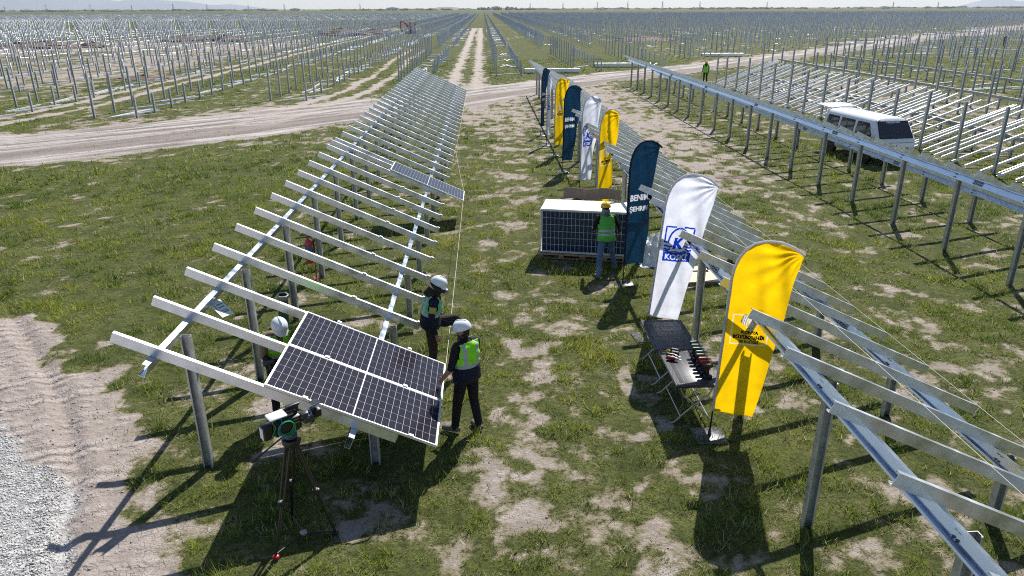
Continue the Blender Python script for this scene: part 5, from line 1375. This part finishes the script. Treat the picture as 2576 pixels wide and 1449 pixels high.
F_ = [(k*n+i, k*n+(i+1) % n, (k+1)*n+(i+1) % n, (k+1)*n+i) for k in range(len(rs_)-1) for i in range(n)]+[tuple(range(n-1, -1, -1)), tuple((len(rs_)-1)*n+i for i in range(n))]
MB().add(V, F_).build('body', m_vanw, van, 'auto')
def plate(name, pts, m_, off, parent, th=.008, round_=.06):
    """thin plate from four corners, pushed out along its normal, with clipped corners"""
    P = [Vector(p) for p in pts]; nrm_ = (P[1]-P[0]).cross(P[3]-P[0]).normalized(); poly = []
    for i in range(4):
        a, b, c = P[i-1], P[i], P[(i+1) % 4]
        la, lc = (a-b), (c-b); ra = min(round_, la.length*.4); rc = min(round_, lc.length*.4)
        for t in (0, .5, 1): 
            q0 = b+la.normalized()*ra; q1 = b+lc.normalized()*rc
            poly.append((q0*(1-t)**2+b*2*t*(1-t)+q1*t*t))
    k = len(poly); vs = [p+nrm_*off for p in poly]+[p+nrm_*(off+th) for p in poly]
    fs = [tuple(range(k-1, -1, -1)), tuple(range(k, 2*k))]+[(i, (i+1) % k, k+(i+1) % k, k+i) for i in range(k)]
    return MB().add(vs, fs).build(name, m_, parent)
def side_x(z): return float(np.interp(z, [1.04, 1.30, 1.56, 1.68], [.815, .775, .725, .69]))
for s_ in (1, -1):
    for (y0, y1, y0b, y1b) in ((-1.78, -.88, -1.72, -.88), (-.74, .22, -.74, .22), (.38, 1.36, .38, 1.16)):
        # y at belt and y at top differ for the slanted front pillar
        zb_, zt_ = 1.10, 1.60
        pts = [(s_*side_x(zb_), y0, zb_), (s_*side_x(zb_), y1+(.12 if y1 > 1 else 0), zb_), (s_*side_x(zt_), y1b, zt_), (s_*side_x(zt_), y0b, zt_)]
        if s_ < 0: pts = [pts[1], pts[0], pts[3], pts[2]]
        seal = plate('window', pts, m_black, .003, van, .006, .07)
        c = sum((Vector(p) for p in pts), Vector())/4
        plate('pane', [tuple(Vector(p).lerp(c, .06)) for p in pts], m_glass, .010, seal, .004, .06)
        if y1 < 1:
            ym = (y0+y1)/2; MB().box((s_*(side_x(1.35)+.014), ym, 1.35), (.006, .02, .44), T=Matrix.Translation((s_*side_x(1.35), 0, 1.35)) @ Matrix.Rotation(R(-s_*11), 4, 'Y') @ Matrix.Translation((-s_*side_x(1.35), 0, -1.35))).build('divider', m_black, seal)
    MB().box((s_*.828, .30, .68), (.004, .012, .74)).build('door_seam', m_black, van); MB().box((s_*.828, 1.30, .72), (.004, .012, .6)).build('door_seam', m_black, van)
    MB().box((s_*.835, .48, .96), (.02, .12, .03)).build('door_handle', m_black, van)
    mo = MB(); mo.box((s_*.96, 1.50, 1.14), (.14, .06, .20), bev=.02); mo.tube([(s_*.82, 1.52, 1.08), (s_*.93, 1.50, 1.12)], .015, 6); mo.build('mirror', m_black, van, 'auto')
    for yy in (1.22, -1.25):
        w = MB().tube([(s_*.60, yy, .30), (s_*.62, yy, .30), (s_*.76, yy, .30), (s_*.79, yy, .30)], [.27, .30, .30, .27], 24).build('wheel', m_rubber, van, 'auto')
        MB().tube([(s_*.775, yy, .30), (s_*.798, yy, .30)], [.19, .17], 20).build('rim', m_tleg, w, 'auto')
        MB().tube([(s_*.70, yy, .34), (s_*.831, yy, .34)], .36, 24).build('wheel_arch', m_black, van, 'auto')
    plate('headlight', [(s_*.78, 2.028, .60), (s_*.50, 2.032, .60), (s_*.50, 2.032, .74), (s_*.78, 2.028, .74)] if s_ > 0 else [(-.50, 2.032, .60), (-.78, 2.028, .60), (-.78, 2.028, .74), (-.50, 2.032, .74)], m_lamp, .004, van, .012, .02)
    plate('indicator', [(s_*.815, 1.97, .60), (s_*.79, 2.025, .60), (s_*.79, 2.025, .74), (s_*.815, 1.97, .74)] if s_ > 0 else [(-.79, 2.025, .60), (-.815, 1.97, .60), (-.815, 1.97, .74), (-.79, 2.025, .74)], m_orange, .006, van, .012, .01)
ws = [(.745, 1.925, 1.075), (-.745, 1.925, 1.075), (-.665, 1.50, 1.705), (.665, 1.50, 1.705)]
scr = plate('windscreen', [ws[1], ws[0], ws[3], ws[2]][::-1], m_black, .006, van, .006, .05)
cw_ = sum((Vector(p) for p in ws), Vector())/4
wp = [tuple(Vector(p).lerp(cw_, .05)) for p in ws]
plate('pane', [wp[1], wp[0], wp[3], wp[2]][::-1], m_glass, .013, scr, .004, .05)
wn_ = (Vector(ws[1])-Vector(ws[0])).cross(Vector(ws[3])-Vector(ws[0])).normalized()
if wn_.y < 0: wn_ = -wn_
wupv = (Vector(ws[3])-Vector(ws[0])); wupv = Vector((0, wupv.y, wupv.z)).normalized()
vs, fs = fitw(text_tris('Maşallah', .12, .002, .35, 0), .62)
V = [Vector((0, 1.53, 1.655))+Vector((-1, 0, 0))*x+wupv*(z-.035)+wn_*.026 for x, z in vs]
MB().add(V, fs).build('lettering', m_white, van)
for x0 in (.35, -.30):
    a = Vector((x0, 1.945, 1.07)); MB().tube([a+wn_*.03, a+wn_*.035+Vector((.38, 0, 0))+wupv*.06], .008, 5).build('wiper', m_black, van)
MB().box((0, 2.035, .40), (1.60, .07, .20), bev=.03).build('bumper', m_black, van, 'auto')
MB().box((0, 2.034, .665), (.96, .010, .13)).build('grille', m_black, van)
for k in range(3):
    a = R(90+120*k); c = (.032*math.cos(a), .032*math.sin(a)); d = (math.cos(a), math.sin(a)); e_ = (-d[1], d[0])
    pl = [(c[0]-d[0]*.030, c[1]-d[1]*.030), (c[0]+e_[0]*.018, c[1]+e_[1]*.018), (c[0]+d[0]*.030, c[1]+d[1]*.030), (c[0]-e_[0]*.018, c[1]-e_[1]*.018)]
    MB().extrude(pl, (0, 2.020, .80), (0, 2.034, .80), (1, 0, 0), (0, 0, 1)).build('emblem', m_black, van)
MB().box((0, 2.015, .93), (1.40, .006, .010)).build('front_crease', m_blacksteel, van)
for k in range(5): MB().box(((k-2)*.22, -.35, 1.846-.012*abs(k-2)**1.3), (.020, 2.3, .012)).build('roof_rib', m_vanw, van)
hg = MB(); hg.box((0, -.46, .0), (1.36, .92, .045), bev=.02); hg.build('tailgate', m_vanw, van, 'auto', (0, -1.93, 1.86), (R(-3), 0, 0))
for s_ in (-1, 1): MB().tube([(s_*.60, -1.95, 1.45), (s_*.58, -2.35, 1.90)], .012, 6).build('gas_strut', m_black, van)
MB().box((0, -2.024, 1.10), (1.20, .01, 1.0)).build('rear_opening', m_black, van)

# ================================================================== EXCAVATOR
ex = empty('excavator', (-18.6, 196, 0), R(20)); tag(ex, 'small orange excavator with black cab working among the far posts', 'excavator')
for s_ in (-1, 1):
    MB().extrude([(-1.3, .15), (-1.05, 0), (1.05, 0), (1.3, .15), (1.3, .45), (1.05, .6), (-1.05, .6), (-1.3, .45)], (0, s_*.85-.2, 0), (0, s_*.85+.2, 0), (1, 0, 0), (0, 0, 1)).build('track', m_rubber, ex)
MB().lathe([(.5, .5), (.5, .8)], n=16).build('turntable', m_blacksteel, ex)
b = MB(); b.box((.45, 0, 1.15), (1.9, 1.7, .7), bev=.12); b.build('house', m_exc, ex, 'auto')
c = MB(); c.box((.55, -.1, 2.85), (1.35, 1.35, .10), bev=.03)
for sx in (-.05, 1.15):
    for sy in (-.72, .52): c.box((sx, sy, 2.15), (.10, .10, 1.35))
c.box((.55, -.1, 1.6), (1.25, 1.3, .3)); cab = c.build('cab', m_black, ex)
MB().box((1.1, -.1, 2.2), (.04, 1.0, 1.0)).build('pane', m_glass, cab); MB().box((.55, -.1, 2.92), (1.3, 1.3, .03)).build('roof_panel', m_white, cab)
def beam(a, b_, w0, w1): 
    m_ = MB(); m_.tube([a, b_], [w0, w1], 4); return m_
bm_ = MB(); bm_.tube([(-.3, 0, 1.2), (-1.0, 0, 2.4), (-1.7, 0, 2.95), (-2.5, 0, 2.85)], [.20, .24, .20, .15], 6); bm_.build('boom', m_exc, ex)
MB().tube([(-2.4, 0, 2.95), (-2.55, 0, 2.0), (-2.45, 0, 1.2)], [.17, .15, .10], 6).build('stick', m_exc, ex)
MB().extrude([(-2.7, 1.2), (-2.3, 1.25), (-2.0, .75), (-2.25, .45), (-2.55, .55), (-2.6, .85)], (0, -.35, 0), (0, .35, 0), (1, 0, 0), (0, 0, 1)).build('bucket', m_blacksteel, ex)
